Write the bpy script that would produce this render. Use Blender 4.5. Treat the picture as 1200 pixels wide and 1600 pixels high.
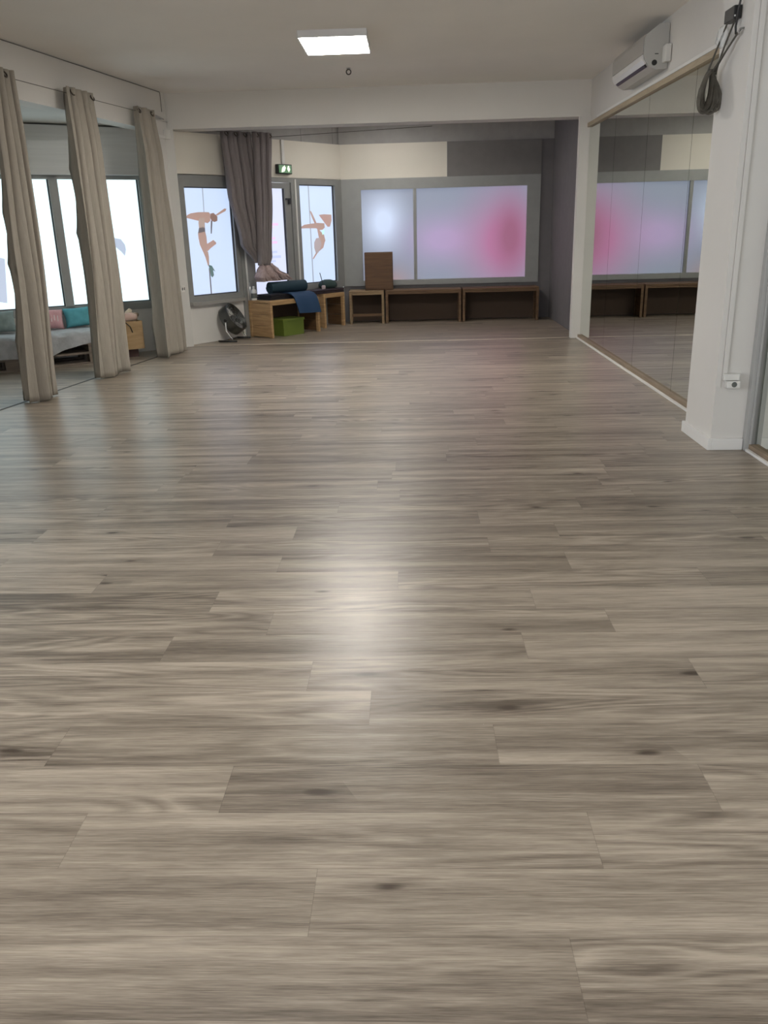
import bpy, bmesh, math, random
from mathutils import Vector, Matrix
random.seed(7)
S = bpy.context.scene
COL = S.collection
for o in list(bpy.data.objects):
    bpy.data.objects.remove(o, do_unlink=True)

# ------------------------------------------------------------------ camera
EYE = 1.42
cam_d = bpy.data.cameras.new('camera')
cam = bpy.data.objects.new('camera', cam_d)
COL.objects.link(cam)
cam_d.sensor_fit = 'VERTICAL'
cam_d.sensor_height = 36.0
cam_d.lens = 36.0 * 1306.0 / 1600.0
cam_d.clip_start = 0.05
def cam_basis():
    f = 1306.0
    down = Vector((704 - 600, 4635 - 800, f)).normalized()
    fwd = Vector((640 - 600, 354 - 800, f))
    fwd = (fwd - down * fwd.dot(down)).normalized()
    right = down.cross(fwd).normalized()
    up = -down
    # rows: world axes in camera coordinates -> matrix maps camera (x right, y down, z ahead) to world
    return Matrix((right, fwd, up))
B = cam_basis()
M4 = Matrix.Identity(4)
for r in range(3):
    M4[r][0] = B[r][0]; M4[r][1] = -B[r][1]; M4[r][2] = -B[r][2]
M4[2][3] = EYE
cam.matrix_world = M4
S.camera = cam

# ------------------------------------------------------------------ world, light, exposure
S.view_settings.view_transform = 'Standard'
S.view_settings.look = 'None'
S.view_settings.gamma = 1.0
S.view_settings.exposure = 0.50
S.view_settings.use_curve_mapping = False
S.cycles.use_denoising = True
S.cycles.max_bounces = 10
S.cycles.diffuse_bounces = 6
S.cycles.glossy_bounces = 6
W = bpy.data.worlds.new('world'); S.world = W
W.use_nodes = True
W.node_tree.nodes['Background'].inputs[0].default_value = (0.88, 0.93, 1.0, 1)
W.node_tree.nodes['Background'].inputs[1].default_value = 8.0
LAMP_STRENGTH = 46.0        # the panel seen on the ceiling
BACK_LAMP = 12.0             # the one behind the beam
NEAR_LAMP = 12.0            # the ones over the camera
ALCOVE_GLASS = 0.98
FRONT_GLASS = 0.74

# ------------------------------------------------------------------ materials
def new_mat(name):
    m = bpy.data.materials.new(name); m.use_nodes = True
    return m, m.node_tree, m.node_tree.nodes['Principled BSDF']
def mat(name, col, rough=0.6, metal=0.0, var=0.0, scale=(8, 8, 8), bump=0.0, bscale=60.0, spec=0.5):
    m, t, b = new_mat(name)
    b.inputs['Roughness'].default_value = rough
    b.inputs['Metallic'].default_value = metal
    b.inputs['Specular IOR Level'].default_value = spec
    b.inputs['Base Color'].default_value = (*col, 1)
    N = t.nodes; L = t.links
    tc = N.new('ShaderNodeTexCoord')
    if var > 0:
        mp = N.new('ShaderNodeMapping'); mp.inputs['Scale'].default_value = scale
        L.new(tc.outputs['Object'], mp.inputs[0])
        nz = N.new('ShaderNodeTexNoise'); nz.inputs['Scale'].default_value = 1.0; nz.inputs['Detail'].default_value = 5
        L.new(mp.outputs[0], nz.inputs[0])
        rp = N.new('ShaderNodeValToRGB')
        rp.color_ramp.elements[0].position = 0.3; rp.color_ramp.elements[1].position = 0.7
        rp.color_ramp.elements[0].color = (*[c * (1 - var) for c in col], 1)
        rp.color_ramp.elements[1].color = (*[min(1, c * (1 + var)) for c in col], 1)
        L.new(nz.outputs[0], rp.inputs[0]); L.new(rp.outputs[0], b.inputs['Base Color'])
    if bump > 0:
        n2 = N.new('ShaderNodeTexNoise'); n2.inputs['Scale'].default_value = bscale; n2.inputs['Detail'].default_value = 4
        L.new(tc.outputs['Object'], n2.inputs[0])
        bp = N.new('ShaderNodeBump'); bp.inputs['Strength'].default_value = bump; bp.inputs['Distance'].default_value = 0.01
        L.new(n2.outputs[0], bp.inputs['Height']); L.new(bp.outputs[0], b.inputs['Normal'])
    return m
def glow(name, col, strength):
    m, t, b = new_mat(name)
    b.inputs['Base Color'].default_value = (0.25, 0.25, 0.26, 1)
    b.inputs['Roughness'].default_value = 0.35
    b.inputs['Emission Color'].default_value = (*col, 1)
    b.inputs['Emission Strength'].default_value = strength
    return m
def wood(name, c0, c1, scale=(2.2, 2.2, 26), rough=0.6):
    m, t, b = new_mat(name)
    N = t.nodes; L = t.links
    tc = N.new('ShaderNodeTexCoord'); mp = N.new('ShaderNodeMapping'); mp.inputs['Scale'].default_value = scale
    L.new(tc.outputs['Object'], mp.inputs[0])
    nz = N.new('ShaderNodeTexNoise'); nz.inputs['Scale'].default_value = 1.4; nz.inputs['Detail'].default_value = 7; nz.inputs['Distortion'].default_value = 0.6
    L.new(mp.outputs[0], nz.inputs[0])
    rp = N.new('ShaderNodeValToRGB')
    rp.color_ramp.elements[0].position = 0.32; rp.color_ramp.elements[0].color = (*c0, 1)
    rp.color_ramp.elements[1].position = 0.68; rp.color_ramp.elements[1].color = (*c1, 1)
    L.new(nz.outputs[0], rp.inputs[0]); L.new(rp.outputs[0], b.inputs['Base Color'])
    b.inputs['Roughness'].default_value = rough
    bp = N.new('ShaderNodeBump'); bp.inputs['Strength'].default_value = 0.15; bp.inputs['Distance'].default_value = 0.003
    L.new(nz.outputs[0], bp.inputs['Height']); L.new(bp.outputs[0], b.inputs['Normal'])
    return m

PAINT = mat('wall_paint', (0.69, 0.67, 0.64), 0.75, var=0.03, scale=(1.2, 1.2, 1.2), bump=0.08, bscale=25)
CEIL = mat('ceiling_paint', (0.80, 0.775, 0.74), 0.8, var=0.04, scale=(0.7, 0.7, 0.7), bump=0.06, bscale=12)
PAINT_BACK = mat('lintel_paint', (0.72, 0.68, 0.60), 0.75, var=0.03, scale=(1.5, 1.5, 1.5))
PAINT_GREY = mat('alcove_paint', (0.66, 0.645, 0.615), 0.8, var=0.04, scale=(1.5, 1.5, 1.5))
PLASTER = mat('white_trim', (0.78, 0.77, 0.75), 0.5)
PLASTIC = mat('white_plastic', (0.74, 0.73, 0.70), 0.4)
SHUTTER = mat('shutter_grey', (0.72, 0.73, 0.72), 0.6, var=0.05, scale=(1, 1, 30))
FASCIA = mat('fascia_grey', (0.36, 0.35, 0.34), 0.6, var=0.06)
ALU = mat('grey_aluminium', (0.31, 0.315, 0.305), 0.45, 0.2, var=0.04)
DARK = mat('dark_gasket', (0.03, 0.03, 0.035), 0.5)
BLACK = mat('black_plastic', (0.02, 0.02, 0.02), 0.4)
CHROME = mat('chrome', (0.75, 0.75, 0.75), 0.12, 1.0)
STEEL = mat('brushed_steel', (0.45, 0.45, 0.45), 0.35, 1.0)
TAUPE = mat('taupe_cloth', (0.37, 0.335, 0.285), 0.9, var=0.07, scale=(90, 90, 9), bump=0.25, bscale=220)
GREYCLOTH = mat('charcoal_cloth', (0.215, 0.19, 0.19), 0.9, var=0.10, scale=(90, 90, 9), bump=0.2, bscale=220)
LINING = mat('mauve_cloth', (0.42, 0.33, 0.32), 0.9, var=0.18, scale=(40, 40, 40), bump=0.2, bscale=150)
PINE = wood('pine', (0.36, 0.22, 0.10), (0.55, 0.36, 0.18))
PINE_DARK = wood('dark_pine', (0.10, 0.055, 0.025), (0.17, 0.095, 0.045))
RAILWOOD = wood('rail_wood', (0.36, 0.29, 0.20), (0.46, 0.38, 0.27))
BENCH_IN = mat('bench_inside', (0.075, 0.05, 0.035), 0.9)
GREEN = mat('green_card', (0.135, 0.185, 0.03), 0.55, var=0.08)
NAVY = mat('navy_foam', (0.018, 0.055, 0.13), 0.75, bump=0.1, bscale=150)
TEALMAT = mat('petrol_foam', (0.010, 0.035, 0.055), 0.75, bump=0.1, bscale=150)
MATBLACK = mat('black_foam', (0.013, 0.012, 0.017), 0.85)
PLUM = mat('plum_foam', (0.030, 0.018, 0.024), 0.85)
SOFA = mat('grey_throw', (0.40, 0.41, 0.42), 0.95, var=0.12, scale=(14, 14, 14), bump=0.4, bscale=30)
PALLET = wood('pallet_wood', (0.13, 0.10, 0.08), (0.22, 0.18, 0.14))
PINKC = mat('pink_cotton', (0.62, 0.36, 0.38), 0.95, var=0.06, scale=(30, 30, 30), bump=0.3, bscale=200)
TEALC = mat('teal_cotton', (0.10, 0.36, 0.42), 0.95, var=0.08, scale=(20, 20, 20), bump=0.3, bscale=200)
SAGEC = mat('sage_cotton', (0.24, 0.30, 0.29), 0.95, var=0.10, scale=(20, 20, 20), bump=0.3, bscale=200)
WHITEPRINT = mat('white_print', (0.75, 0.66, 0.66), 0.9)
CARD = wood('crate_ply', (0.34, 0.22, 0.10), (0.46, 0.31, 0.16), (3, 3, 20))
UMBER = mat('dark_block', (0.09, 0.05, 0.045), 0.8, var=0.15)
ROPE = mat('grey_strap', (0.11, 0.10, 0.08), 0.9, var=0.25, scale=(30, 30, 30), bump=0.4, bscale=180)
CORD = mat('grey_cord', (0.09, 0.085, 0.07), 0.8)
LABELG = mat('grey_label', (0.12, 0.13, 0.12), 0.5)
WHITEB = mat('bottle_white', (0.8, 0.8, 0.78), 0.3)
LINENP = mat('blush_linen', (0.55, 0.40, 0.34), 0.9, var=0.1)
CREAM = mat('cream_cloth', (0.60, 0.50, 0.38), 0.9, var=0.12, scale=(30, 30, 30))
BROWNW = wood('brown_wood', (0.10, 0.05, 0.025), (0.15, 0.078, 0.035))

# clear film bag
BAG, t_, b_ = new_mat('clear_film')
b_.inputs['Base Color'].default_value = (0.9, 0.93, 0.92, 1); b_.inputs['Roughness'].default_value = 0.15
b_.inputs['Alpha'].default_value = 0.35
# mirror
MIRROR, t_, b_ = new_mat('mirror_silver')
b_.inputs['Base Color'].default_value = (0.74, 0.765, 0.72, 1); b_.inputs['Metallic'].default_value = 1.0; b_.inputs['Roughness'].default_value = 0.004

# -------- plank floor
def floor_mat():
    m, t, b = new_mat('oak_laminate')
    N = t.nodes; L = t.links
    def nd(k, **kw):
        n = N.new(k)
        for a, v in kw.items(): setattr(n, a, v)
        return n
    def math_(op, a, b2=None, clamp=False):
        n = nd('ShaderNodeMath', operation=op, use_clamp=clamp)
        for i, v in enumerate((a, b2)):
            if v is None: continue
            if isinstance(v, (int, float)): n.inputs[i].default_value = v
            else: L.new(v, n.inputs[i])
        return n.outputs[0]
    tc = nd('ShaderNodeTexCoord')
    tone = nd('ShaderNodeAttribute', attribute_name='tone').outputs['Fac']
    seed = nd('ShaderNodeAttribute', attribute_name='seed').outputs['Fac']
    sx = nd('ShaderNodeSeparateXYZ'); L.new(tc.outputs['Object'], sx.inputs[0])
    X, Y = sx.outputs[0], sx.outputs[1]
    zs = math_('MULTIPLY', seed, 91.7)
    def co(kx, ky):
        c = nd('ShaderNodeCombineXYZ')
        L.new(math_('MULTIPLY', X, kx), c.inputs[0]); L.new(math_('MULTIPLY', Y, ky), c.inputs[1]); L.new(zs, c.inputs[2])
        return c.outputs[0]
    def noise(vec, detail=4, rough=0.55, dist=0.0):
        n = nd('ShaderNodeTexNoise'); n.inputs['Scale'].default_value = 1.0
        n.inputs['Detail'].default_value = detail; n.inputs['Roughness'].default_value = rough; n.inputs['Distortion'].default_value = dist
        L.new(vec, n.inputs[0]); return n.outputs[0]
    streak = noise(co(0.55, 13.0), 3, 0.5, 0.25)        # long bands across a plank
    fibre = noise(co(6.0, 190.0), 5, 0.75)
    mid = noise(co(2.6, 62.0), 4, 0.7, 0.2)
    fleck = noise(co(14.0, 420.0), 2, 0.6)               # fine fibres
    blotch = noise(co(2.2, 16.0), 5, 0.6, 0.5)
    fig = noise(co(0.75, 5.5), 2, 0.45, 0.3)             # cathedral figure from contour lines
    ring = math_('FRACT', math_('MULTIPLY', fig, 13.0))
    tri = math_('ABSOLUTE', math_('SUBTRACT', ring, 0.5))     # 0..0.5
    figmask = noise(co(0.6, 3.0), 2, 0.5)
    figmask = math_('MULTIPLY', math_('SUBTRACT', figmask, 0.45), 6.0, True)
    # knots
    vk = nd('ShaderNodeTexVoronoi'); vk.feature = 'F1'; vk.inputs['Scale'].default_value = 1.0
    vk.voronoi_dimensions = '2D'
    kc = nd('ShaderNodeCombineXYZ'); L.new(math_('ADD', math_('MULTIPLY', X, 1.9), math_('MULTIPLY', seed, 37.3)), kc.inputs[0]); L.new(math_('ADD', math_('MULTIPLY', Y, 5.2), math_('MULTIPLY', seed, 19.1)), kc.inputs[1]); L.new(kc.outputs[0], vk.inputs['Vector'])
    kw = math_('ADD', vk.outputs['Distance'], math_('MULTIPLY', math_('SUBTRACT', blotch, 0.5), 0.16))
    rare = nd('ShaderNodeSeparateColor'); L.new(vk.outputs['Color'], rare.inputs[0])
    rmask = math_('GREATER_THAN', rare.outputs[0], 0.80)
    knot = math_('MULTIPLY', math_('MULTIPLY', math_('SUBTRACT', 1.0, math_('MULTIPLY', kw, 12.5), True), math_('MULTIPLY', math_('SUBTRACT', fibre, 0.18), 4.5), True), rmask)
    halo = math_('MULTIPLY', math_('SUBTRACT', 1.0, math_('MULTIPLY', kw, 3.2), True), rmask)
    v = math_('MULTIPLY', math_('SUBTRACT', streak, 0.5), 1.45)
    v = math_('ADD', v, math_('MULTIPLY', math_('SUBTRACT', fibre, 0.5), 1.2))
    v = math_('ADD', v, math_('MULTIPLY', math_('SUBTRACT', blotch, 0.5), 0.62))
    v = math_('ADD', v, math_('MULTIPLY', math_('MULTIPLY', math_('SUBTRACT', tri, 0.22), figmask), 0.85))
    v = math_('ADD', v, math_('MULTIPLY', math_('SUBTRACT', tone, 0.5), 0.24))
    v = math_('ADD', v, math_('MULTIPLY', math_('SUBTRACT', mid, 0.5), 0.7))
    v = math_('ADD', v, math_('MULTIPLY', math_('SUBTRACT', fleck, 0.5), 0.7))
    v = math_('SUBTRACT', v, math_('MULTIPLY', halo, 0.28))
    v = math_('ADD', v, 0.5, True)
    rp = nd('ShaderNodeValToRGB'); e = rp.color_ramp.elements
    e[0].position = 0.0; e[0].color = (0.120, 0.094, 0.070, 1)
    e[1].position = 1.0; e[1].color = (0.49, 0.42, 0.335, 1)
    k = e.new(0.35); k.color = (0.235, 0.193, 0.150, 1)
    k = e.new(0.62); k.color = (0.335, 0.281, 0.221, 1)
    L.new(v, rp.inputs[0])
    mx = nd('ShaderNodeMix', data_type='RGBA'); mx.inputs[7].default_value = (0.07, 0.05, 0.035, 1)
    L.new(knot, mx.inputs[0]); L.new(rp.outputs[0], mx.inputs[6])
    # thin joint between planks
    uv = nd('ShaderNodeUVMap'); su = nd('ShaderNodeSeparateXYZ'); L.new(uv.outputs[0], su.inputs[0])
    j = math_('LESS_THAN', su.outputs[0], 0.0016); j2 = math_('LESS_THAN', su.outputs[1], 0.0016)
    jj = math_('MULTIPLY', math_('MAXIMUM', j, j2), 0.35)
    m2 = nd('ShaderNodeMix', data_type='RGBA'); m2.inputs[7].default_value = (0.06, 0.045, 0.035, 1)
    L.new(jj, m2.inputs[0]); L.new(mx.outputs[2], m2.inputs[6])
    L.new(m2.outputs[2], b.inputs['Base Color'])
    ro = math_('ADD', math_('MULTIPLY', fibre, 0.10), 0.28)
    L.new(ro, b.inputs['Roughness'])
    b.inputs['Specular IOR Level'].default_value = 0.55
    bp = nd('ShaderNodeBump'); bp.inputs['Strength'].default_value = 0.10; bp.inputs['Distance'].default_value = 0.002
    L.new(fibre, bp.inputs['Height']); L.new(bp.outputs[0], b.inputs['Normal'])
    return m
FLOORM = floor_mat()

# ------------------------------------------------------------------ mesh helpers
I4 = Matrix.Identity(4)
def frame(x, y, deg, z=0):
    return Matrix.Translation((x, y, z)) @ Matrix.Rotation(math.radians(deg), 4, 'Z')
def nbm(): return bmesh.new()
def box(bm, lo, hi, M=I4, bevel=0.0, seg=2):
    vs = [bm.verts.new(M @ Vector((x, y, z))) for x in (lo[0], hi[0]) for y in (lo[1], hi[1]) for z in (lo[2], hi[2])]
    F = [(0, 1, 3, 2), (4, 6, 7, 5), (0, 4, 5, 1), (2, 3, 7, 6), (0, 2, 6, 4), (1, 5, 7, 3)]
    fs = [bm.faces.new([vs[i] for i in f]) for f in F]
    if bevel:
        es = list({e for f in fs for e in f.edges})
        bmesh.ops.bevel(bm, geom=es, offset=bevel, segments=seg, profile=0.6, affect='EDGES')
    return bm
def rings(bm, loops, close_u=True, cap=True):
    """skin successive loops of points"""
    V = [[bm.verts.new(p) for p in lp] for lp in loops]
    n = len(V[0])
    for a, b in zip(V[:-1], V[1:]):
        for i in range(n if close_u else n - 1):
            j = (i + 1) % n
            bm.faces.new((a[i], a[j], b[j], b[i]))
    if cap and close_u:
        bm.faces.new(list(reversed(V[0]))); bm.faces.new(V[-1])
    return V
def tube(bm, pts, r, seg=10, M=I4, cap=True, flat=1.0):
    pts = [M @ Vector(p) for p in pts]
    loops = []
    up0 = None
    for i, p in enumerate(pts):
        if i == 0: d = pts[1] - p
        elif i == len(pts) - 1: d = p - pts[i - 1]
        else: d = pts[i + 1] - pts[i - 1]
        d.normalize()
        ref = up0 if up0 is not None else (Vector((0, 0, 1)) if abs(d.z) < 0.9 else Vector((1, 0, 0)))
        a = d.cross(ref)
        if a.length < 1e-5: a = d.cross(Vector((0, 1, 0)))
        a.normalize(); b = a.cross(d).normalized(); up0 = b
        rr = r[i] if isinstance(r, (list, tuple)) else r
        loops.append([p + a * (rr * math.cos(2 * math.pi * k / seg)) + b * (rr * flat * math.sin(2 * math.pi * k / seg)) for k in range(seg)])
    rings(bm, loops, True, cap)
    return bm
def lathe(bm, prof, M=I4, seg=24):
    """profile (r, z) turned round local z"""
    loops = [[M @ Vector((r * math.cos(2 * math.pi * k / seg), r * math.sin(2 * math.pi * k / seg), z)) for k in range(seg)] for r, z in prof]
    rings(bm, loops, True, True)
    return bm
def torus(bm, R, r, M=I4, seg=20, sub=8):
    loops = []
    for i in range(seg):
        a = 2 * math.pi * i / seg
        loops.append([M @ Vector(((R + r * math.cos(2 * math.pi * k / sub)) * math.cos(a), (R + r * math.cos(2 * math.pi * k / sub)) * math.sin(a), r * math.sin(2 * math.pi * k / sub))) for k in range(sub)])
    loops.append(loops[0])
    V = [[bm.verts.new(p) for p in lp] for lp in loops[:-1]]
    for i in range(seg):
        a, b = V[i], V[(i + 1) % seg]
        for k in range(sub):
            j = (k + 1) % sub
            bm.faces.new((a[k], a[j], b[j], b[k]))
    return bm
def poly(bm, pts, depth, M=I4):
    """2D outline in local x-z, thickness along local y"""
    a = [bm.verts.new(M @ Vector((x, 0, z))) for x, z in pts]
    b = [bm.verts.new(M @ Vector((x, depth, z))) for x, z in pts]
    n = len(pts)
    f1 = bm.faces.new(a); f2 = bm.faces.new(list(reversed(b)))
    for i in range(n):
        j = (i + 1) % n
        bm.faces.new((a[i], b[i], b[j], a[j]))
    bmesh.ops.triangulate(bm, faces=[f1, f2])
    return bm
def offs(o):
    v = Vector((0, 0, 0))
    while o is not None:
        v += o.location; o = o.parent
    return v
def build(name, bm, m, parent=None, smooth=False, angle=None):
    """link the shape as ONE mesh object (bm is in world coordinates)"""
    bmesh.ops.recalc_face_normals(bm, faces=bm.faces[:])
    me = bpy.data.meshes.new(name)
    o = bpy.data.objects.new(name, me)
    COL.objects.link(o)
    if parent is not None:
        o.parent = parent
        bmesh.ops.translate(bm, verts=bm.verts[:], vec=-offs(parent))
    else:
        lo = Vector((min(v.co.x for v in bm.verts), min(v.co.y for v in bm.verts), min(v.co.z for v in bm.verts)))
        hi = Vector((max(v.co.x for v in bm.verts), max(v.co.y for v in bm.verts), lo.z))
        c = (lo + hi) / 2
        o.location = c
        bmesh.ops.translate(bm, verts=bm.verts[:], vec=-c)
    for f in bm.faces: f.smooth = smooth
    bm.to_mesh(me); bm.free()
    if smooth and angle:
        me.set_sharp_from_angle(angle=math.radians(angle))
    for mm in (m if isinstance(m, (list, tuple)) else [m]): me.materials.append(mm)
    return o
def tag(o, label=None, cat=None, group=None, kind=None):
    if label: o['label'] = label
    if cat: o['category'] = cat
    if group: o['group'] = group
    if kind: o['kind'] = kind
    return o
def struct(name, bm, m, parent=None, smooth=False):
    return tag(build(name, bm, m, parent, smooth), kind='structure')
def thing(name, label, cat, loc, group=None):
    o = bpy.data.objects.new(name, None); COL.objects.link(o)
    o.location = loc; o.empty_display_size = 0.1
    return tag(o, label, cat, group)
def structE(name, loc):
    o = bpy.data.objects.new(name, None); COL.objects.link(o); o.location = loc; o.empty_display_size = 0.1
    return tag(o, kind='structure')

# reference frames: local x runs along the wall, local -y points into the room
LW = frame(-2.938, 11.078, 80.84)        # plane of the curtained opening on the window side
SF = frame(-2.93, 11.20, 53.0)           # oblique shop front with the door
AL = frame(-2.86, 11.05, 34.94)          # window wall of the seating alcove
BY = 13.7                                # back wall
XR = 2.19                                # mirror wall
CZ = 3.02

# ------------------------------------------------------------------ floor
def make_floor():
    bm = bmesh.new()
    uvl = bm.loops.layers.uv.new('UVMap')
    tl = bm.faces.layers.float.new('tone'); sl = bm.faces.layers.float.new('seed')
    w = 0.1988; y0 = 1.381; Lp = 1.285
    known = {-1: 0.312, 0: -0.239, 1: 0.427, 2: -0.516, 3: 0.227, 4: -0.146, 5: -0.358, 6: 0.386}
    rnd = random.Random(11)
    x_lo, x_hi = -7.2, 2.6
    k = -22
    while y0 + w * k < 14.0:
        ya, yb = y0 + w * k, y0 + w * (k + 1)
        off = known.get(k, rnd.uniform(0, Lp))
        x = off - Lp * math.ceil((off - x_lo) / Lp)
        while x < x_hi:
            a, b = max(x, x_lo), min(x + Lp, x_hi)
            if b - a > 1e-4:
                vs = [bm.verts.new(p) for p in ((a, ya, 0), (b, ya, 0), (b, yb, 0), (a, yb, 0))]
                f = bm.faces.new(vs)
                f[tl] = rnd.random(); f[sl] = rnd.random()
                for lp, (u, v) in zip(f.loops, ((0, 0), (b - a, 0), (b - a, w), (0, w))): lp[uvl].uv = (u, v)
            x += Lp
        k += 1
    bmesh.ops.remove_doubles(bm, verts=bm.verts[:], dist=1e-5)
    me = bpy.data.meshes.new('floor'); bm.to_mesh(me); bm.free()
    me.materials.append(FLOORM)
    o = bpy.data.objects.new('floor', me); COL.objects.link(o)
    tag(o, kind='structure')
make_floor()

# ------------------------------------------------------------------ shell
bm = box(nbm(), (-7.2, -3.2, CZ), (2.6, 14.0, CZ + 0.15)); struct('ceiling', bm, CEIL)
bm = box(nbm(), (XR, -3.0, 0), (XR + 0.15, 11.2, CZ)); struct('wall_right', bm, PAINT)
bm = box(nbm(), (XR, 11.2, 0), (XR + 0.15, 14.0, CZ)); struct('wall_right_back', bm, mat('dark_grey_paint', (0.17, 0.16, 0.165), 0.7, var=0.05))
bm = nbm()      # street side behind the camera: low wall, lintel and piers round an added clear window
box(bm, (-5.8, -3.15, 0), (XR, -3.0, 0.7)); box(bm, (-5.8, -3.15, 2.4), (XR, -3.0, CZ))
box(bm, (-5.8, -3.15, 0.7), (0.2, -3.0, 2.4)); box(bm, (1.4, -3.15, 0.7), (XR, -3.0, 2.4))
struct('wall_near', bm, PAINT)
# window side: solid near the camera, header over the curtained opening, short pier at the far end
bm = nbm()
box(bm, (-14.3, 0.0, 0), (-12.6, 0.2, CZ), LW); box(bm, (-8.0, 0.0, 0), (-6.6, 0.2, CZ), LW)
box(bm, (-12.6, 0.0, 0), (-8.0, 0.2, 0.7), LW); box(bm, (-12.6, 0.0, 2.4), (-8.0, 0.2, CZ), LW)
box(bm, (-6.6, 0.0, 2.57), (0.0, 0.2, CZ), LW)
box(bm, (-0.42, 0.0, 0.0), (0.03, 0.2, 2.57), LW)
struct('wall_left', bm, PAINT)
bm = box(nbm(), (-0.42, -0.012, 0.0), (0.03, 0.0, 0.075), LW); struct('baseboard_left', bm, PLASTER)
# dropped beam and its far column
bm = box(nbm(), (-2.99, 11.1, 2.62), (XR, 11.42, CZ)); struct('trim_1', bm, PAINT)
bm = box(nbm(), (2.06, 11.05, 0), (XR, 11.15, 2.62)); struct('trim_2', bm, PAINT)

# alcove
bm = nbm()
box(bm, (-4.3, 0.0, 0), (0.0, 0.15, 0.53), AL)
box(bm, (-0.44, 0.0, 0.53), (0.0, 0.15, 2.62), AL)
box(bm, (-4.3, 0.03, 2.09), (-0.44, 0.15, 2.62), AL)
struct('wall_alcove', bm, PAINT_GREY)
bm = nbm()
e0 = AL @ Vector((-4.3, 0, 0)); e1 = LW @ Vector((-6.7, 0.2, 0))
d = math.degrees(math.atan2(e0.y - e1.y, e0.x - e1.x)); ln = (e0 - e1).length
box(bm, (0, 0, 0), (ln, 0.12, 2.7), frame(e1.x, e1.y, d)); struct('wall_alcove_side', bm, PAINT_GREY)
bm = nbm()
vs = [LW @ Vector((-6.7, 0.2, 0)), LW @ Vector((0.0, 0.2, 0)), AL @ Vector((0, 0.1, 0)), AL @ Vector((-4.3, 0.1, 0))]
lo = [bm.verts.new((v.x, v.y, 2.62)) for v in vs]; hi = [bm.verts.new((v.x, v.y, 2.70)) for v in vs]
bm.faces.new(lo); bm.faces.new(hi[::-1])
for i in range(4): bm.faces.new((lo[i], lo[(i + 1) % 4], hi[(i + 1) % 4], hi[i]))
struct('ceiling_alcove', bm, PAINT_GREY)
# roller shutter housing over the alcove glass
bm = nbm()
box(bm, (-4.2, -0.10, 2.085), (-0.44, 0.03, 2.60), AL)
for z in (2.17, 2.26, 2.35, 2.44, 2.53):
    box(bm, (-4.2, -0.104, z), (-0.44, -0.10, z + 0.006), AL)
struct('trim_3', bm, SHUTTER)

# back wall and shop front: low wall, lintel band, grey panel fascia over it
bm = nbm(); box(bm, (-0.16, 0.0, 0.0), (0.98, 0.15, 0.50), SF); struct('wall_front', bm, PAINT)
bm = nbm()
box(bm, (-0.16, -0.02, 2.125), (3.17, 0.16, 2.615), SF)
struct('wall_front_lintel', bm, PAINT_BACK)
bm = nbm()
box(bm, (-1.06, BY - 0.02, 2.125), (0.58, BY + 0.15, 2.615)); struct('wall_back_lintel', bm, PAINT_BACK)
bm = nbm()
box(bm, (0.58, BY - 0.02, 2.125), (2.0, BY + 0.15, 2.615)); struct('trim_4', bm, mat('shutter_dark_grey', (0.19, 0.18, 0.175), 0.6, var=0.05))
bm = nbm()
box(bm, (-0.16, 0.06, 2.615), (3.3, 0.2, CZ), SF)
for s in (0.62, 1.33, 2.37, 3.05):
    box(bm, (s, 0.054, 2.615), (s + 0.008, 0.06, CZ), SF)
struct('wall_front_fascia', bm, FASCIA)
bm = nbm(); box(bm, (-1.06, BY + 0.05, 2.615), (XR, BY + 0.2, CZ))
for x in (-0.2, 0.75, 1.5): box(bm, (x, BY + 0.044, 2.615), (x + 0.008, BY + 0.05, CZ))
struct('wall_back_fascia', bm, FASCIA)
bm = nbm(); box(bm, (-1.06, BY, 0.0), (XR, BY + 0.15, 0.56)); struct('wall_back', bm, bpy.data.materials['dark_grey_paint'])
bm = box(nbm(), (2.0, BY, 0.56), (XR, BY + 0.15, 2.615)); struct('trim_14', bm, bpy.data.materials['dark_grey_paint'])

bm = nbm()      # jamb and hidden backing behind the frame edges, added to block light leaks
box(bm, (-0.16, 0.072, 0.0), (0.04, 0.16, 2.125), SF); box(bm, (-0.16, 0.0, 0.50), (0.029, 0.072, 2.125), SF)
box(bm, (0.04, 0.072, 1.99), (0.975, 0.16, 2.125), SF); box(bm, (0.975, 0.092, 2.07), (2.135, 0.16, 2.125), SF); box(bm, (2.135, 0.072, 2.05), (3.17, 0.16, 2.125), SF)
box(bm, (0.04, 0.072, 0.50), (0.93, 0.15, 0.60), SF); box(bm, (0.93, 0.092, 0.0), (1.05, 0.16, 2.07), SF); box(bm, (2.03, 0.092, 0.0), (2.19, 0.16, 2.07), SF)
box(bm, (1.05, 0.092, 0.0), (2.03, 0.16, 0.25), SF); box(bm, (2.19, 0.072, 0.0), (3.17, 0.16, 0.63), SF); box(bm, (2.98, 0.072, 0.63), (3.3, 0.16, 2.125), SF)
struct('leak_backing', bm, PAINT)
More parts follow.
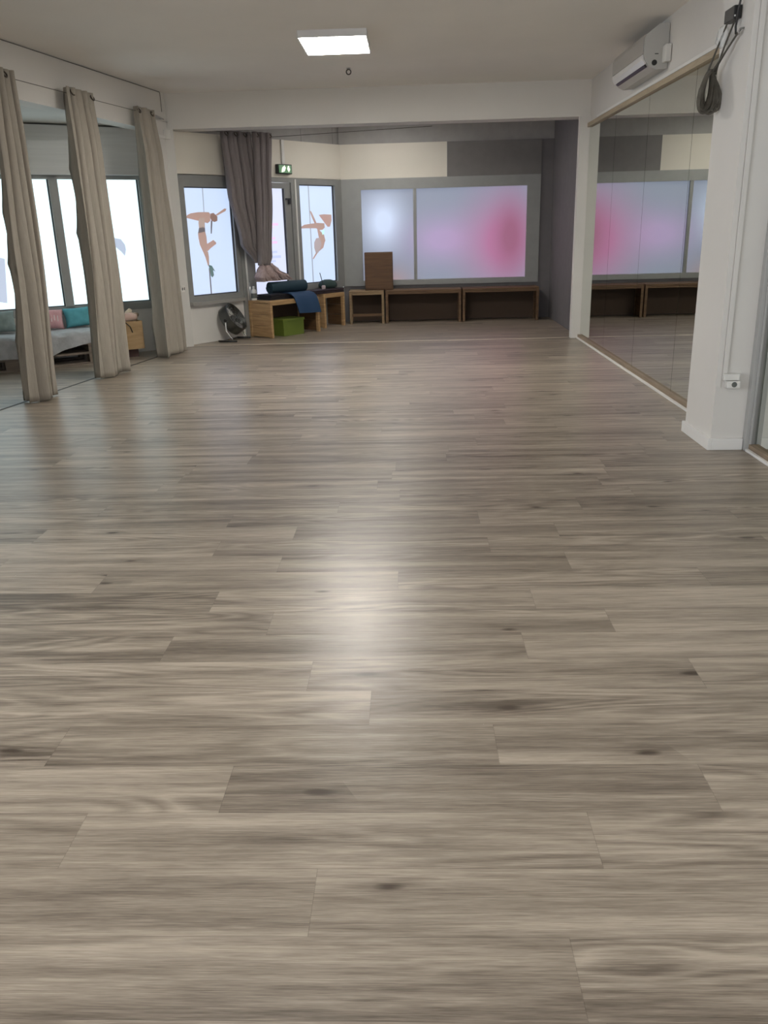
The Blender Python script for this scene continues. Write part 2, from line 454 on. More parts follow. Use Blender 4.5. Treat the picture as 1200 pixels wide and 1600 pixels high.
# near pier on the mirror side
PX0, PY0, PY1 = 1.925, 5.33, 5.85
bm = box(nbm(), (PX0, PY0, 0), (XR, PY1, CZ)); struct('trim_5', bm, PAINT)
bm = nbm()
box(bm, (PX0 - 0.022, PY0 - 0.022, 0), (PX0, PY1 + 0.01, 0.075), bevel=0.004)
box(bm, (PX0, PY0 - 0.022, 0), (2.125, PY0, 0.075), bevel=0.004)
struct('baseboard_right', bm, PLASTER)
bm = nbm()
box(bm, (2.128, PY0 - 0.05, 0), (XR, PY0, CZ), bevel=0.004)
box(bm, (2.15, PY0 - 0.062, 0), (2.165, PY0 - 0.05, CZ), bevel=0.003)
struct('trim_6', bm, mat('door_frame_grey', (0.40, 0.40, 0.39), 0.5))
bm = nbm(); box(bm, (PX0 - 0.004, PY0 - 0.006, 0.405), (PX0 + 0.028, PY0, CZ), bevel=0.002); struct('trim_7', bm, PAINT)

# rails that carry the mirrors
bm = nbm(); box(bm, (2.150, PY1, 2.495), (XR, 11.05, 2.54)); struct('trim_8', bm, RAILWOOD)
bm = nbm(); box(bm, (2.160, PY1, 2.548), (XR, 10.6, 2.575), bevel=0.003); struct('trim_9', bm, PLASTER)
bm = nbm(); box(bm, (2.150, PY1, 0.0), (XR, 11.05, 0.045)); box(bm, (2.150, -2.5, 0.0), (XR, PY0 - 0.06, 0.045)); struct('trim_10', bm, wood('base_rail_wood', (0.22, 0.16, 0.11), (0.30, 0.23, 0.16)))
bm = nbm(); box(bm, (2.128, PY1, 0.0), (2.150, 11.05, 0.018), bevel=0.004); box(bm, (2.128, -2.5, 0.0), (2.150, PY0 - 0.06, 0.018), bevel=0.004); struct('trim_11', bm, PLASTER)
# metal strips on the floor: along the opening, and across under the beam
bm = nbm(); box(bm, (-6.6, -0.012, 0.0), (-0.42, 0.012, 0.003), LW); struct('trim_12', bm, mat('dark_seam', (0.06, 0.05, 0.045), 0.6))
bm = nbm(); box(bm, (-2.9, 11.10, 0.0), (2.06, 11.125, 0.004)); struct('trim_13', bm, mat('pale_threshold', (0.55, 0.49, 0.41), 0.4))

# mirrors
ym = [(PY1, 7.075), (7.081, 8.388), (8.394, 9.685), (9.691, 11.045)]
mlab = ['frameless wall mirror panel behind the strap bundle, next to the near white pier',
        'frameless wall mirror panel under the near end of the air conditioner',
        'frameless wall mirror panel just beyond the far end of the air conditioner',
        'frameless wall mirror panel touching the far white column under the beam']
for (a, b2), lb in zip(ym, mlab):
    bm = box(nbm(), (2.180, a, 0.046), (XR - 0.002, b2, 2.494))
    tag(build('wall_mirror', bm, MIRROR), lb, 'mirror', 'wall mirror panels')
bm = box(nbm(), (2.180, 2.6, 0.046), (XR - 0.002, PY0 - 0.064, 2.494))
tag(build('wall_mirror', bm, MIRROR), 'mirror panel in the grey frame on the camera side of the white pier', 'mirror', 'wall mirror panels')

# ------------------------------------------------------------------ windows and the door
def pane_unit(root, M, s0, s1, z0, z1, fw, glass, depth=0.07):
    """frame with an opening s0..s1 x z0..z1 and its lit film pane"""
    bm = nbm()
    box(bm, (s0 - fw[0], -0.02, z0 - fw[2]), (s0, depth, z1 + fw[3]), M)
    box(bm, (s1, -0.02, z0 - fw[2]), (s1 + fw[1], depth, z1 + fw[3]), M)
    box(bm, (s0, -0.02, z1), (s1, depth, z1 + fw[3]), M)
    box(bm, (s0, -0.02, z0 - fw[2]), (s1, depth, z0), M)
    build('window_frame', bm, ALU, root)
    bm = nbm()
    g = 0.012
    box(bm, (s0, 0.012, z0), (s0 + g, 0.03, z1), M); box(bm, (s1 - g, 0.012, z0), (s1, 0.03, z1), M)
    box(bm, (s0 + g, 0.012, z1 - g), (s1 - g, 0.03, z1), M); box(bm, (s0 + g, 0.012, z0), (s1 - g, 0.03, z0 + g), M)
    build('gasket', bm, DARK, root)
    bm = box(nbm(), (s0, 0.03, z0), (s1, 0.04, z1), M)
    return build('pane', bm, glass, root)
G_FRONT = glow('front_film', (0.56, 0.69, 0.94), FRONT_GLASS)
G_DOOR = glow('door_film', (0.66, 0.71, 0.93), FRONT_GLASS)
G_ALC = glow('alcove_film', (0.74, 0.95, 1.0), ALCOVE_GLASS)
def printed(root, pieces, M, mats):
    for nm, pts, k in pieces:
        bm = poly(nbm(), pts, 0.004, M @ Matrix.Translation((0, 0.024 - 0.0008 * mats[k][1], 0)))
        build(nm, bm, mats[k][0], root)
SK = glow('print_skin', (0.42, 0.25, 0.20), 0.62); SKD = glow('print_skin_shade', (0.34, 0.20, 0.17), 0.8)
PD = glow('print_dark', (0.045, 0.035, 0.045), 0.8); PH = glow('print_hair', (0.17, 0.085, 0.06), 0.8)
PO = glow('print_pole', (0.26, 0.30, 0.38), 0.8); PG = glow('print_green', (0.03, 0.10, 0.10), 0.8)
PP = glow('print_pattern', (0.33, 0.24, 0.20), 0.8); PM = glow('print_mint', (0.42, 0.78, 0.72), 0.85)
PK = glow('print_pink', (0.62, 0.40, 0.66), 1.0); PL = glow('print_lilac', (0.36, 0.42, 0.62), 1.0)
PS = glow('print_smoke', (0.45, 0.50, 0.60), 1.0); PB = glow('print_brown', (0.32, 0.26, 0.27), 0.8)
PMAT = {'skin': (SK, 2), 'shade': (SKD, 3), 'dark': (PD, 4), 'hair': (PH, 5), 'pole': (PO, 1), 'green': (PG, 5), 'pat': (PP, 4), 'mint': (PM, 5), 'pink': (PK, 1), 'lilac': (PL, 1), 'smoke': (PS, 1), 'brown': (PB, 4)}
D1 = {"arm": [[0.123, 1.603], [0.159, 1.637], [0.213, 1.656], [0.333, 1.669], [0.439, 1.67], [0.513, 1.668], [0.531, 1.65], [0.527, 1.56], [0.477, 1.531], [0.431, 1.542], [0.431, 1.601], [0.352, 1.61], [0.261, 1.617], [0.209, 1.622], [0.168, 1.603]], "head": [[0.538, 1.65], [0.587, 1.66], [0.651, 1.614], [0.644, 1.559], [0.594, 1.545], [0.548, 1.56], [0.526, 1.6]], "arm2": [[0.625, 1.635], [0.698, 1.669], [0.763, 1.689], [0.788, 1.714], [0.822, 1.709], [0.798, 1.679], [0.725, 1.659], [0.651, 1.624]], "tail": [[0.535, 1.56], [0.558, 1.56], [0.548, 1.5], [0.529, 1.4], [0.516, 1.4], [0.522, 1.48]], "torso": [[0.344, 1.597], [0.431, 1.601], [0.422, 1.472], [0.324, 1.474], [0.324, 1.543]], "shorts": [[0.324, 1.474], [0.391, 1.49], [0.422, 1.472], [0.421, 1.427], [0.301, 1.41]], "thigh": [[0.301, 1.41], [0.423, 1.427], [0.436, 1.362], [0.431, 1.281], [0.437, 1.2], [0.406, 1.171], [0.359, 1.173], [0.316, 1.265], [0.303, 1.345]], "calf": [[0.429, 1.271], [0.502, 1.287], [0.547, 1.319], [0.591, 1.287], [0.59, 1.267], [0.511, 1.249], [0.479, 1.209], [0.434, 1.18], [0.4, 1.176]], "shoe": [[0.52, 1.319], [0.548, 1.324], [0.596, 1.287], [0.59, 1.267], [0.556, 1.278]], "shin": [[0.359, 1.178], [0.441, 1.175], [0.447, 1.109], [0.44, 0.996], [0.419, 0.997], [0.391, 1.101]], "shoe2": [[0.421, 1.007], [0.481, 0.994], [0.534, 0.914], [0.495, 0.937], [0.505, 0.869], [0.477, 0.842], [0.454, 0.862], [0.442, 0.955]], "pole": [[0.437, 2.0], [0.452, 2.0], [0.439, 1.67], [0.426, 1.67]], "pole2": [[0.429, 0.966], [0.447, 0.965], [0.442, 0.63], [0.425, 0.63]]}
D2 = {"pole": [[2.428, 2.03], [2.446, 2.03], [2.454, 0.66], [2.432, 0.66]], "leg": [[2.438, 1.688], [2.476, 1.668], [2.567, 1.525], [2.579, 1.484], [2.533, 1.505], [2.478, 1.597]], "reach": [[2.219, 1.449], [2.314, 1.488], [2.471, 1.501], [2.597, 1.51], [2.748, 1.503], [2.753, 1.44], [2.702, 1.41], [2.637, 1.406], [2.56, 1.433], [2.326, 1.437], [2.234, 1.434]], "bent": [[2.637, 1.622], [2.75, 1.632], [2.913, 1.625], [2.915, 1.542], [2.868, 1.45], [2.82, 1.45], [2.845, 1.55], [2.83, 1.583], [2.714, 1.587], [2.652, 1.606]], "torso": [[2.578, 1.464], [2.637, 1.401], [2.729, 1.337], [2.756, 1.253], [2.702, 1.181], [2.626, 1.246], [2.601, 1.35]], "top": [[2.685, 1.4], [2.735, 1.41], [2.73, 1.347], [2.688, 1.338]], "hair": [[2.549, 1.289], [2.629, 1.298], [2.656, 1.214], [2.634, 1.141], [2.581, 1.081], [2.526, 1.083], [2.499, 1.156], [2.504, 1.229]], "arm": [[2.738, 1.232], [2.7, 1.15], [2.582, 1.091], [2.471, 0.991], [2.456, 1.002], [2.533, 1.082], [2.618, 1.152], [2.673, 1.234]]}
# window_1: the pane by the corner
w1 = structE('window_1', SF @ Vector((0.5, 0, 0)))
pane_unit(w1, SF, 0.105, 0.896, 0.62, 1.975, (0.075, 0.075, 0.075, 0.14), G_FRONT)
kinds1 = dict(arm='skin', head='hair', arm2='skin', tail='dark', torso='pat', shorts='dark', thigh='skin', calf='shade', shoe='smoke', shin='skin', shoe2='green', pole='pole', pole2='dark')
printed(w1, [('dancer_print', D1[k], kinds1[k]) for k in D1], SF, PMAT)
bm = nbm(); box(bm, (0.04, -0.07, 0.505), (0.97, 0.06, 0.545), SF); struct('window_sill', bm, mat('sill_grey', (0.32, 0.31, 0.29), 0.6), w1)
# door_1: glazed door beyond the bunched curtains
d1 = structE('door_1', SF @ Vector((1.5, 0, 0)))
bm = nbm()
box(bm, (0.975, -0.03, 0), (1.06, 0.09, 2.12), SF); box(bm, (2.02, -0.03, 0), (2.13, 0.09, 2.12), SF); box(bm, (1.06, -0.03, 2.06), (2.02, 0.09, 2.12), SF)
build('door_frame', bm, ALU, d1)
bm = nbm()
box(bm, (1.065, -0.015, 0.02), (1.235, 0.05, 2.055), SF); box(bm, (1.895, -0.015, 0.02), (2.015, 0.05, 2.055), SF)
box(bm, (1.235, -0.015, 1.98), (1.895, 0.05, 2.055), SF); box(bm, (1.235, -0.015, 0.02), (1.895, 0.05, 0.30), SF)
build('door_leaf', bm, ALU, d1)
bm = nbm(); box(bm, (1.885, 0.0, 0.30), (1.897, 0.045, 1.982), SF); build('gasket', bm, DARK, d1)
bm = nbm(); box(bm, (1.235, 0.025, 0.30), (1.885, 0.04, 1.98), SF); build('pane', bm, G_DOOR, d1)
for nm, a, b2, z0, z1, k in (('print_band', 1.592, 1.767, 1.483, 1.517, 'pink'), ('print_band', 1.592, 1.69, 1.452, 1.464, 'pink'), ('print_band', 1.577, 1.69, 1.298, 1.328, 'pink'), ('print_band', 1.57, 1.728, 1.24, 1.273, 'pink'),
                             ('print_band', 1.58, 1.716, 1.11, 1.14, 'lilac'), ('print_band', 1.573, 1.785, 1.04, 1.075, 'lilac'), ('print_band', 1.568, 1.676, 0.987, 1.013, 'lilac')):
    bm = box(nbm(), (a, 0.02, z0), (b2, 0.0245, z1), SF); build(nm, bm, PMAT[k][0], d1)
bm = nbm()
box(bm, (1.905, -0.04, 1.83), (1.985, -0.015, 1.85), SF); box(bm, (1.955, -0.045, 1.77), (1.985, -0.015, 1.85), SF, 0.004)
build('door_latch', bm, DARK, d1)
# window_2: pane beyond the door
w2 = structE('window_2', SF @ Vector((2.6, 0, 0)))
pane_unit(w2, SF, 2.20, 2.965, 0.645, 2.04, (0.065, 0.16, 0.10, 0.08), G_FRONT)
kinds2 = dict(pole='pole', leg='skin', reach='skin', bent='shade', torso='skin', top='mint', hair='brown', arm='shade')
printed(w2, [('dancer_print', D2[k], kinds2[k]) for k in D2], SF, PMAT)
bm = nbm(); box(bm, (2.135, 0.0, 0.0), (3.13, 0.07, 0.54), SF); build('lower_panel', bm, ALU, w2)
# window_3: the wide window of the back wall, film printed with soft pastel shapes
def soft_film():
    m, t, b = new_mat('pastel_film'); N = t.nodes; L = t.links
    tc = N.new('ShaderNodeTexCoord')
    cur = None
    def blob(cx, cz, rx, rz, col, inp):
        mp = N.new('ShaderNodeMapping'); mp.vector_type = 'POINT'
        mp.inputs['Scale'].default_value = (1 / rx, 0, 1 / rz); mp.inputs['Location'].default_value = (-cx / rx, 0, -cz / rz)
        L.new(tc.outputs['Object'], mp.inputs[0])
        g = N.new('ShaderNodeTexGradient'); g.gradient_type = 'QUADRATIC_SPHERE'; L.new(mp.outputs[0], g.inputs[0])
        q = N.new('ShaderNodeMath'); q.operation = 'MULTIPLY'; q.inputs[1].default_value = 1.5; q.use_clamp = True; L.new(g.outputs[1], q.inputs[0])
        x = N.new('ShaderNodeMix'); x.data_type = 'RGBA'; x.inputs[7].default_value = (*col, 1)
        L.new(q.outputs[0], x.inputs[0])
        if inp is None: x.inputs[6].default_value = (0.21, 0.24, 0.32, 1)
        else: L.new(inp, x.inputs[6])
        return x.outputs[2]
    # object origin is the middle of the pane's foot: x 0.545, z 0.62
    cur = blob(-0.95, 0.88, 0.60, 0.75, (0.56, 0.66, 0.86), None)
    cur = blob(-0.02, 0.60, 1.1, 0.65, (0.36, 0.27, 0.46), cur)
    cur = blob(0.88, 0.55, 1.05, 1.25, (0.40, 0.14, 0.29), cur)
    cur = blob(1.02, 0.62, 0.50, 1.0, (0.27, 0.08, 0.16), cur)
    cur = blob(-0.85, -0.05, 0.65, 0.5, (0.30, 0.22, 0.24), cur)
    L.new(cur, b.inputs['Emission Color']); b.inputs['Emission Strength'].default_value = 0.75
    b.inputs['Base Color'].default_value = (0.12, 0.12, 0.13, 1); b.inputs['Roughness'].default_value = 0.4
    return m
FILM = soft_film()
w3 = structE('window_3', (0.545, BY, 0.62))
bm = nbm()
box(bm, (-0.90, BY - 0.03, 0.55), (-0.74, BY + 0.08, 2.125)); box(bm, (1.80, BY - 0.03, 0.55), (2.0, BY + 0.08, 2.125))
box(bm, (-0.74, BY - 0.03, 1.97), (1.80, BY + 0.08, 2.125)); box(bm, (-0.74, BY - 0.03, 0.55), (1.80, BY + 0.08, 0.63))
box(bm, (0.06, BY - 0.02, 0.63), (0.11, BY + 0.06, 1.97))
build('window_frame', bm, ALU, w3)
for a, b2 in ((-0.74, 0.06), (0.11, 1.80)):
    bm = box(nbm(), (a, BY + 0.03, 0.63), (b2, BY + 0.04, 1.97)); build('pane', bm, FILM, w3)
bm = box(nbm(), (-1.06, BY - 0.02, 0.55), (-0.90, BY + 0.15, 2.125)); build('frame_post', bm, ALU, w3)
# window_4: alcove glass
w4 = structE('window_4', AL @ Vector((-2.0, 0, 0)))
bm = nbm()
ms = [(-4.30, -4.05), (-2.90, -2.80), (-1.55, -1.452), (-0.51, -0.44)]
for a, b2 in ms: box(bm, (a, -0.02, 0.53), (b2, 0.06, 2.09), AL)
box(bm, (-4.05, -0.02, 2.04), (-0.51, 0.06, 2.09), AL); box(bm, (-4.05, -0.02, 0.53), (-0.51, 0.06, 0.62), AL)
build('window_frame', bm, ALU, w4)
for (a0, a1), (b0, b1) in zip(ms[:-1], ms[1:]):
    bm = box(nbm(), (a1, 0.03, 0.62), (b0, 0.04, 2.04), AL); build('pane', bm, G_ALC, w4)
    bm = nbm(); box(bm, (b0 - 0.012, 0.01, 0.62), (b0, 0.03, 2.04), AL); box(bm, (a1, 0.01, 0.62), (b0 - 0.012, 0.03, 0.632), AL); build('gasket', bm, DARK, w4)
H4 = [[-0.94, 1.44], [-0.90, 1.40], [-0.861, 1.381], [-0.787, 1.366], [-0.745, 1.30], [-0.74, 1.24], [-0.763, 1.169], [-0.80, 1.22], [-0.859, 1.274], [-0.93, 1.338]]
V4 = [[-2.26, 1.23], [-2.14, 1.19], [-2.16, 1.0], [-2.19, 0.70], [-2.28, 0.72], [-2.30, 1.0]]
U4 = [[-1.83, 1.22], [-1.75, 1.17], [-1.80, 1.03], [-1.85, 0.92], [-1.87, 1.05]]
printed(w4, [('figure_print', H4, 'smoke'), ('figure_print', V4, 'smoke'), ('figure_print', U4, 'smoke')], AL, {'smoke': (glow('print_pale_smoke', (0.38, 0.44, 0.56), 0.9), 1)})

# added_window_5 and added_window_6: unseen clear windows, added at the camera end to let more daylight in
GLASS, t_, b_ = new_mat('clear_glass')
t_.nodes.remove(b_); tr_ = t_.nodes.new('ShaderNodeBsdfTransparent'); gl_ = t_.nodes.new('ShaderNodeBsdfGlossy'); gl_.inputs['Roughness'].default_value = 0.02
mx_ = t_.nodes.new('ShaderNodeMixShader'); mx_.inputs[0].default_value = 0.06
t_.links.new(tr_.outputs[0], mx_.inputs[1]); t_.links.new(gl_.outputs[0], mx_.inputs[2]); t_.links.new(mx_.outputs[0], t_.nodes['Material Output'].inputs[0])
def clear_window(name, M, s0, s1, z0, z1, n):
    root = structE(name, M @ Vector(((s0 + s1) / 2, 0, z0)))
    bm = nbm()
    for i in range(n + 1):
        c = s0 + (s1 - s0) * i / n
        box(bm, (max(s0, c - 0.04), 0.02, z0), (min(s1, c + 0.04), 0.10, z1), M)
    box(bm, (s0, 0.02, z0), (s1, 0.10, z0 + 0.05), M); box(bm, (s0, 0.02, z1 - 0.05), (s1, 0.10, z1), M)
    build('window_frame', bm, ALU, root)
    for i in range(n):
        a, b2 = s0 + (s1 - s0) * i / n + 0.04, s0 + (s1 - s0) * (i + 1) / n - 0.04
        bm = box(nbm(), (a, 0.055, z0 + 0.05), (b2, 0.061, z1 - 0.05), M); build('pane', bm, GLASS, root)
    # sky portal filling the opening
    ld = bpy.data.lights.new('daylight', 'AREA'); ld.shape = 'RECTANGLE'; ld.size = s1 - s0; ld.size_y = z1 - z0
    ld.cycles.is_portal = True
    lo = bpy.data.objects.new('daylight', ld); COL.objects.link(lo)
    lo.matrix_world = M @ Matrix.Translation(((s0 + s1) / 2, 0.12, (z0 + z1) / 2)) @ Matrix.Rotation(math.radians(-90), 4, 'X')
clear_window('added_window_5', LW, -12.6, -8.0, 0.7, 2.4, 3)
clear_window('added_window_6', frame(1.4, -3.0, 180), 0.0, 1.2, 0.7, 2.4, 1)

# ------------------------------------------------------------------ lamps
def panel_lamp(name, label, x0, x1, y0, y1, strength):
    r = thing(name, label, 'ceiling light', ((x0 + x1) / 2, (y0 + y1) / 2, CZ))
    bm = nbm(); z0 = 2.962
    t = 0.012
    for lo, hi in (((x0, y0), (x1, y0 + t)), ((x0, y1 - t), (x1, y1)), ((x0, y0 + t), (x0 + t, y1 - t)), ((x1 - t, y0 + t), (x1, y1 - t))):
        box(bm, (*lo, z0), (*hi, CZ))
    build('housing', bm, mat(name + '_white', (0.7, 0.7, 0.7), 0.4), r)
    bm = box(nbm(), (x0 + t, y0 + t, z0 - 0.003), (x1 - t, y1 - t, z0 + 0.012))
    build('diffuser', bm, glow(name + '_light', (1.0, 0.965, 0.90), strength), r)
    return r
panel_lamp('ceiling_light', 'white square panel light glowing on the ceiling in front of the hook', -0.93, -0.34, 8.0, 8.75, LAMP_STRENGTH)
panel_lamp('ceiling_light', 'panel light on the ceiling hidden behind the dropped beam', -0.6, 0.0, 12.1, 12.8, BACK_LAMP)
panel_lamp('ceiling_light', 'panel light on the ceiling above the camera end of the room', -0.93, -0.34, 2.0, 2.75, NEAR_LAMP)

# hook
r = thing('ceiling_hook', 'small dark metal eye hook hanging from the ceiling behind the panel light', 'hook', (-0.62, 9.85, CZ))
bm = nbm(); lathe(bm, [(0.022, 0), (0.022, -0.004), (0.01, -0.008)][::-1], Matrix.Translation((-0.62, 9.85, CZ)), 14); build('plate', bm, STEEL, r, True, 40)
bm = nbm(); torus(bm, 0.024, 0.006, Matrix.Translation((-0.62, 9.85, CZ - 0.036)) @ Matrix.Rotation(math.radians(90), 4, 'X')); build('ring', bm, mat('hook_iron', (0.10, 0.09, 0.08), 0.5, 0.6), r, True)

# ------------------------------------------------------------------ air conditioner
r = thing('air_conditioner', 'white split air conditioner unit high on the wall above the mirrors', 'air conditioner', (2.19, 8.4, 2.60))
AY0, AY1 = 7.93, 9.06
def ac_prof(dy=0):  # x depth, z outline (wall side at x=2.185)
    return [(2.185, 2.625), (2.185, 2.965), (2.10, 2.962), (2.00, 2.885), (1.985, 2.855), (1.985, 2.735), (2.0, 2.69), (2.035, 2.645), (2.09, 2.618)]
bm = nbm()
pr = ac_prof()
rings(bm, [[(x, AY0, z) for x, z in pr], [(x, AY1, z) for x, z in pr]])
acb = build('body', bm, mat('ac_white', (0.50, 0.495, 0.47), 0.35), r)
bm = nbm()
pp = [(1.976, 2.742), (1.976, 2.858), (1.994, 2.892), (2.0, 2.885), (1.985, 2.855), (1.985, 2.742)]
rings(bm, [[(x, AY0 + 0.01, z) for x, z in pp], [(x, AY1 - 0.005, z) for x, z in pp]]); build('front_panel', bm, mat('ac_grey_white', (0.40, 0.385, 0.36), 0.3), r)
bm = nbm()
pp = [(1.974, 2.735), (1.980, 2.70), (2.002, 2.664), (2.012, 2.672), (1.990, 2.705), (1.984, 2.738)]
rings(bm, [[(x, AY0 + 0.02, z) for x, z in pp], [(x, AY1 - 0.01, z) for x, z in pp]]); build('louver', bm, mat('ac_gloss', (0.72, 0.71, 0.70), 0.12), r)
bm = nbm()
pp = [(2.003, 2.660), (2.014, 2.648), (2.03, 2.648), (2.013, 2.670)]
rings(bm, [[(x, AY0 + 0.05, z) for x, z in pp], [(x, AY1 - 0.06, z) for x, z in pp]]); build('outlet_slot', bm, BLACK, acb)
bm = nbm(); lathe(bm, [(0.022, 0), (0.022, 0.004), (0.014, 0.006)], Matrix.Translation((2.075, AY0, 2.672)) @ Matrix.Rotation(math.radians(90), 4, 'X')); build('drain_cap', bm, BLACK, acb, True, 40)
bm = nbm(); box(bm, (2.075, AY0 - 0.003, 2.735), (2.105, AY0, 2.741)); build('side_slot', bm, BLACK, acb)
bm = nbm(); box(bm, (2.135, AY0 - 0.10, 2.665), (2.185, AY0 - 0.0005, 2.795), bevel=0.008); build('pipe_cover', bm, PLASTIC, r)

# ------------------------------------------------------------------ curtains
def cloth(bm, M, prof, n, folds, ph, yoff=0.0, seed=0, curve=0.0):
    """prof: (z, x_left, x_right, amplitude); rows are blended between the keys; cloth with its own thickness"""
    rnd = random.Random(seed)
    kk = [(rnd.uniform(0, 6.28), rnd.uniform(0.5, 1.4), rnd.uniform(-0.5, 0.5)) for _ in range(3)]
    rows = 46
    zs = [prof[0][0] + (prof[-1][0] - prof[0][0]) * i / rows for i in range(rows + 1)]
    front, back = [], []
    for z in zs:
        for a, b in zip(prof[:-1], prof[1:]):
            if a[0] >= z >= b[0] - 1e-9: break
        t = (a[0] - z) / max(1e-9, a[0] - b[0]); t = t * t * (3 - 2 * t)
        xl, xr, am = [a[i] + (b[i] - a[i]) * t for i in (1, 2, 3)]
        h = (prof[0][0] - z) / (prof[0][0] - prof[-1][0])
        fr = []
        for i in range(n + 1):
            u = i / n
            uw = u + 0.03 * math.sin(6.28 * (u * 1.3) + kk[0][0] + h * 1.5) * min(1, h * 2) * u * (1 - u) * 4
            a1 = 2 * math.pi * folds * uw + ph + h * kk[1][2]
            w_ = 1 + 0.35 * math.sin(0.5 * a1 + kk[2][0])
            y = 1.2 * am * (-(2 * abs(math.sin(a1 / 2)) ** 0.52 - 1) * w_ + 0.40 * h * math.sin(1.35 * a1 + kk[1][0] + 2.6 * h) + 0.25 * h * math.sin(0.45 * a1 + kk[2][0] + h))
            x = xl + (xr - xl) * uw - 0.30 * am * math.sin(a1)
            fr.append((x, y + yoff, z))
        front.append(fr)
    # offset for thickness
    th = 0.003
    V1 = [[bm.verts.new(M @ Vector(p)) for p in r_] for r_ in front]
    V2 = [[bm.verts.new(M @ Vector((p[0], p[1] + th, p[2]))) for p in r_] for r_ in front]
    R, N_ = len(V1), n + 1
    for i in range(R - 1):
        for j in range(N_ - 1):
            bm.faces.new((V1[i][j], V1[i][j + 1], V1[i + 1][j + 1], V1[i + 1][j]))
            bm.faces.new((V2[i][j], V2[i + 1][j], V2[i + 1][j + 1], V2[i][j + 1]))
        for j in (0, N_ - 1):
            bm.faces.new((V1[i][j], V1[i + 1][j], V2[i + 1][j], V2[i][j]))
    for i in (0, R - 1):
        for j in range(N_ - 1):
            bm.faces.new((V1[i][j], V2[i][j], V2[i][j + 1], V1[i][j + 1]))
    return bm
def curtain(label, prof, folds, eyes, seed, mat_=TAUPE, M=LW, yoff=-0.095, group='taupe curtains along the alcove opening', name='curtain', n=130, wire_z=2.712):
    zb = prof[-1][0]
    c = M @ Vector(((prof[0][1] + prof[0][2]) / 2, yoff, zb))
    r = thing(name, label, 'curtain', c, group)
    bm = nbm(); cloth(bm, M, prof, n, folds, 0.6 + seed, yoff, seed)
    build('cloth', bm, mat_, r, True)
    for e in eyes:
        bm = nbm(); torus(bm, 0.026, 0.007, M @ Matrix.Translation((e, yoff - 0.034, wire_z)) @ Matrix.Rotation(math.radians(90 - 25), 4, 'X') @ Matrix.Rotation(math.radians(0), 4, 'Y'), 18, 8)
        build('eyelet', bm, mat('eyelet_bronze', (0.10, 0.085, 0.07), 0.35, 0.8), r, True)
    return r
# local x on the opening line = (y - 11.078) / 0.987 roughly
curtain('taupe eyelet curtain in front of the green and pink cushions, nearest the camera', [(2.755, -3.56, -3.30, 0.034), (2.2, -3.62, -3.32, 0.055), (1.2, -3.70, -3.32, 0.066), (0.012, -3.80, -3.38, 0.07)], 3.2, [-3.42], 1)
curtain('taupe eyelet curtain hanging between the teal cushion and the crate', [(2.755, -2.45, -1.98, 0.034), (2.2, -2.47, -1.98, 0.055), (1.2, -2.48, -2.00, 0.066), (0.012, -2.55, -2.06, 0.07)], 4.2, [-2.36, -1.99], 2)
curtain('taupe eyelet curtain beside the white pier with the cable trunking', [(2.755, -1.04, -0.62, 0.034), (2.2, -1.03, -0.56, 0.052), (1.2, -1.05, -0.50, 0.062), (0.012, -1.10, -0.48, 0.066)], 3.8, [-0.98, -0.66], 3)
bm = nbm()
pts = [(-6.5 + 5.9 * i / 30, -0.095, 2.712 - 0.012 * math.sin(math.pi * i / 30)) for i in range(31)] + [(-0.3, -0.055, 2.715), (-0.1, -0.012, 2.72)]
tube(bm, pts, 0.003, 6, LW)
rr = thing('curtain_wire', 'thin dark steel wire carrying the taupe curtains across the alcove opening', 'wire', LW @ Vector((-3, -0.075, 2.70)))
build('cable', bm, mat('wire_dark', (0.13, 0.12, 0.11), 0.5, 0.5), rr, True)
bm = nbm(); tube(bm, [(-0.52, -0.09, 2.713), (-0.45, -0.08, 2.714), (-0.25, -0.04, 2.717), (-0.18, -0.03, 2.718)], [0.006, 0.013, 0.013, 0.006], 10, LW); build('turnbuckle', bm, STEEL, rr, True, 40)

# charcoal pair in front of the door
SFo = SF @ Matrix.Translation((0, -0.2, 0))
curtain('charcoal eyelet curtain pulled aside between the dancer window and the door', [(2.645, 0.635, 1.12, 0.034), (1.91, 0.695, 1.16, 0.048), (1.27, 0.83, 1.20, 0.045), (1.0, 1.045, 1.25, 0.028)], 6.0, [0.70, 0.86, 1.02], 5, GREYCLOTH, SFo, 0.0, 'charcoal curtains in front of the glass door', wire_z=2.61)
rc = curtain('charcoal eyelet curtain hanging straight over the glass door, its hem flared out on the mats', [(2.65, 1.10, 1.44, 0.030), (1.92, 1.08, 1.365, 0.040), (1.08, 1.06, 1.275, 0.036), (0.97, 1.05, 1.25, 0.022)], 6.0, [1.15, 1.38], 6, GREYCLOTH, SFo, -0.085, 'charcoal curtains in front of the glass door', wire_z=2.612)
bm = nbm(); cloth(bm, SFo, [(0.99, 1.09, 1.31, 0.020), (0.90, 1.04, 1.40, 0.055), (0.82, 1.01, 1.54, 0.07), (0.752, 1.05, 1.62, 0.06)], 90, 5.5, 0.3, -0.07, 9)
build('hem', bm, LINING, rc, True)
bm = nbm()
P0 = SF @ Vector((0.265, -0.18, 2.635)); P1 = SF @ Vector((1.55, -0.2, 2.618))
tube(bm, [SF @ Vector((0.18, -0.02, 2.64)), P0, P1, (0.30, 11.43, 2.60)], 0.004, 6)
tag(build('curtain_wire', bm, bpy.data.materials['wire_dark'], None, True), 'thin wire strung behind the beam carrying the charcoal curtains', 'wire')

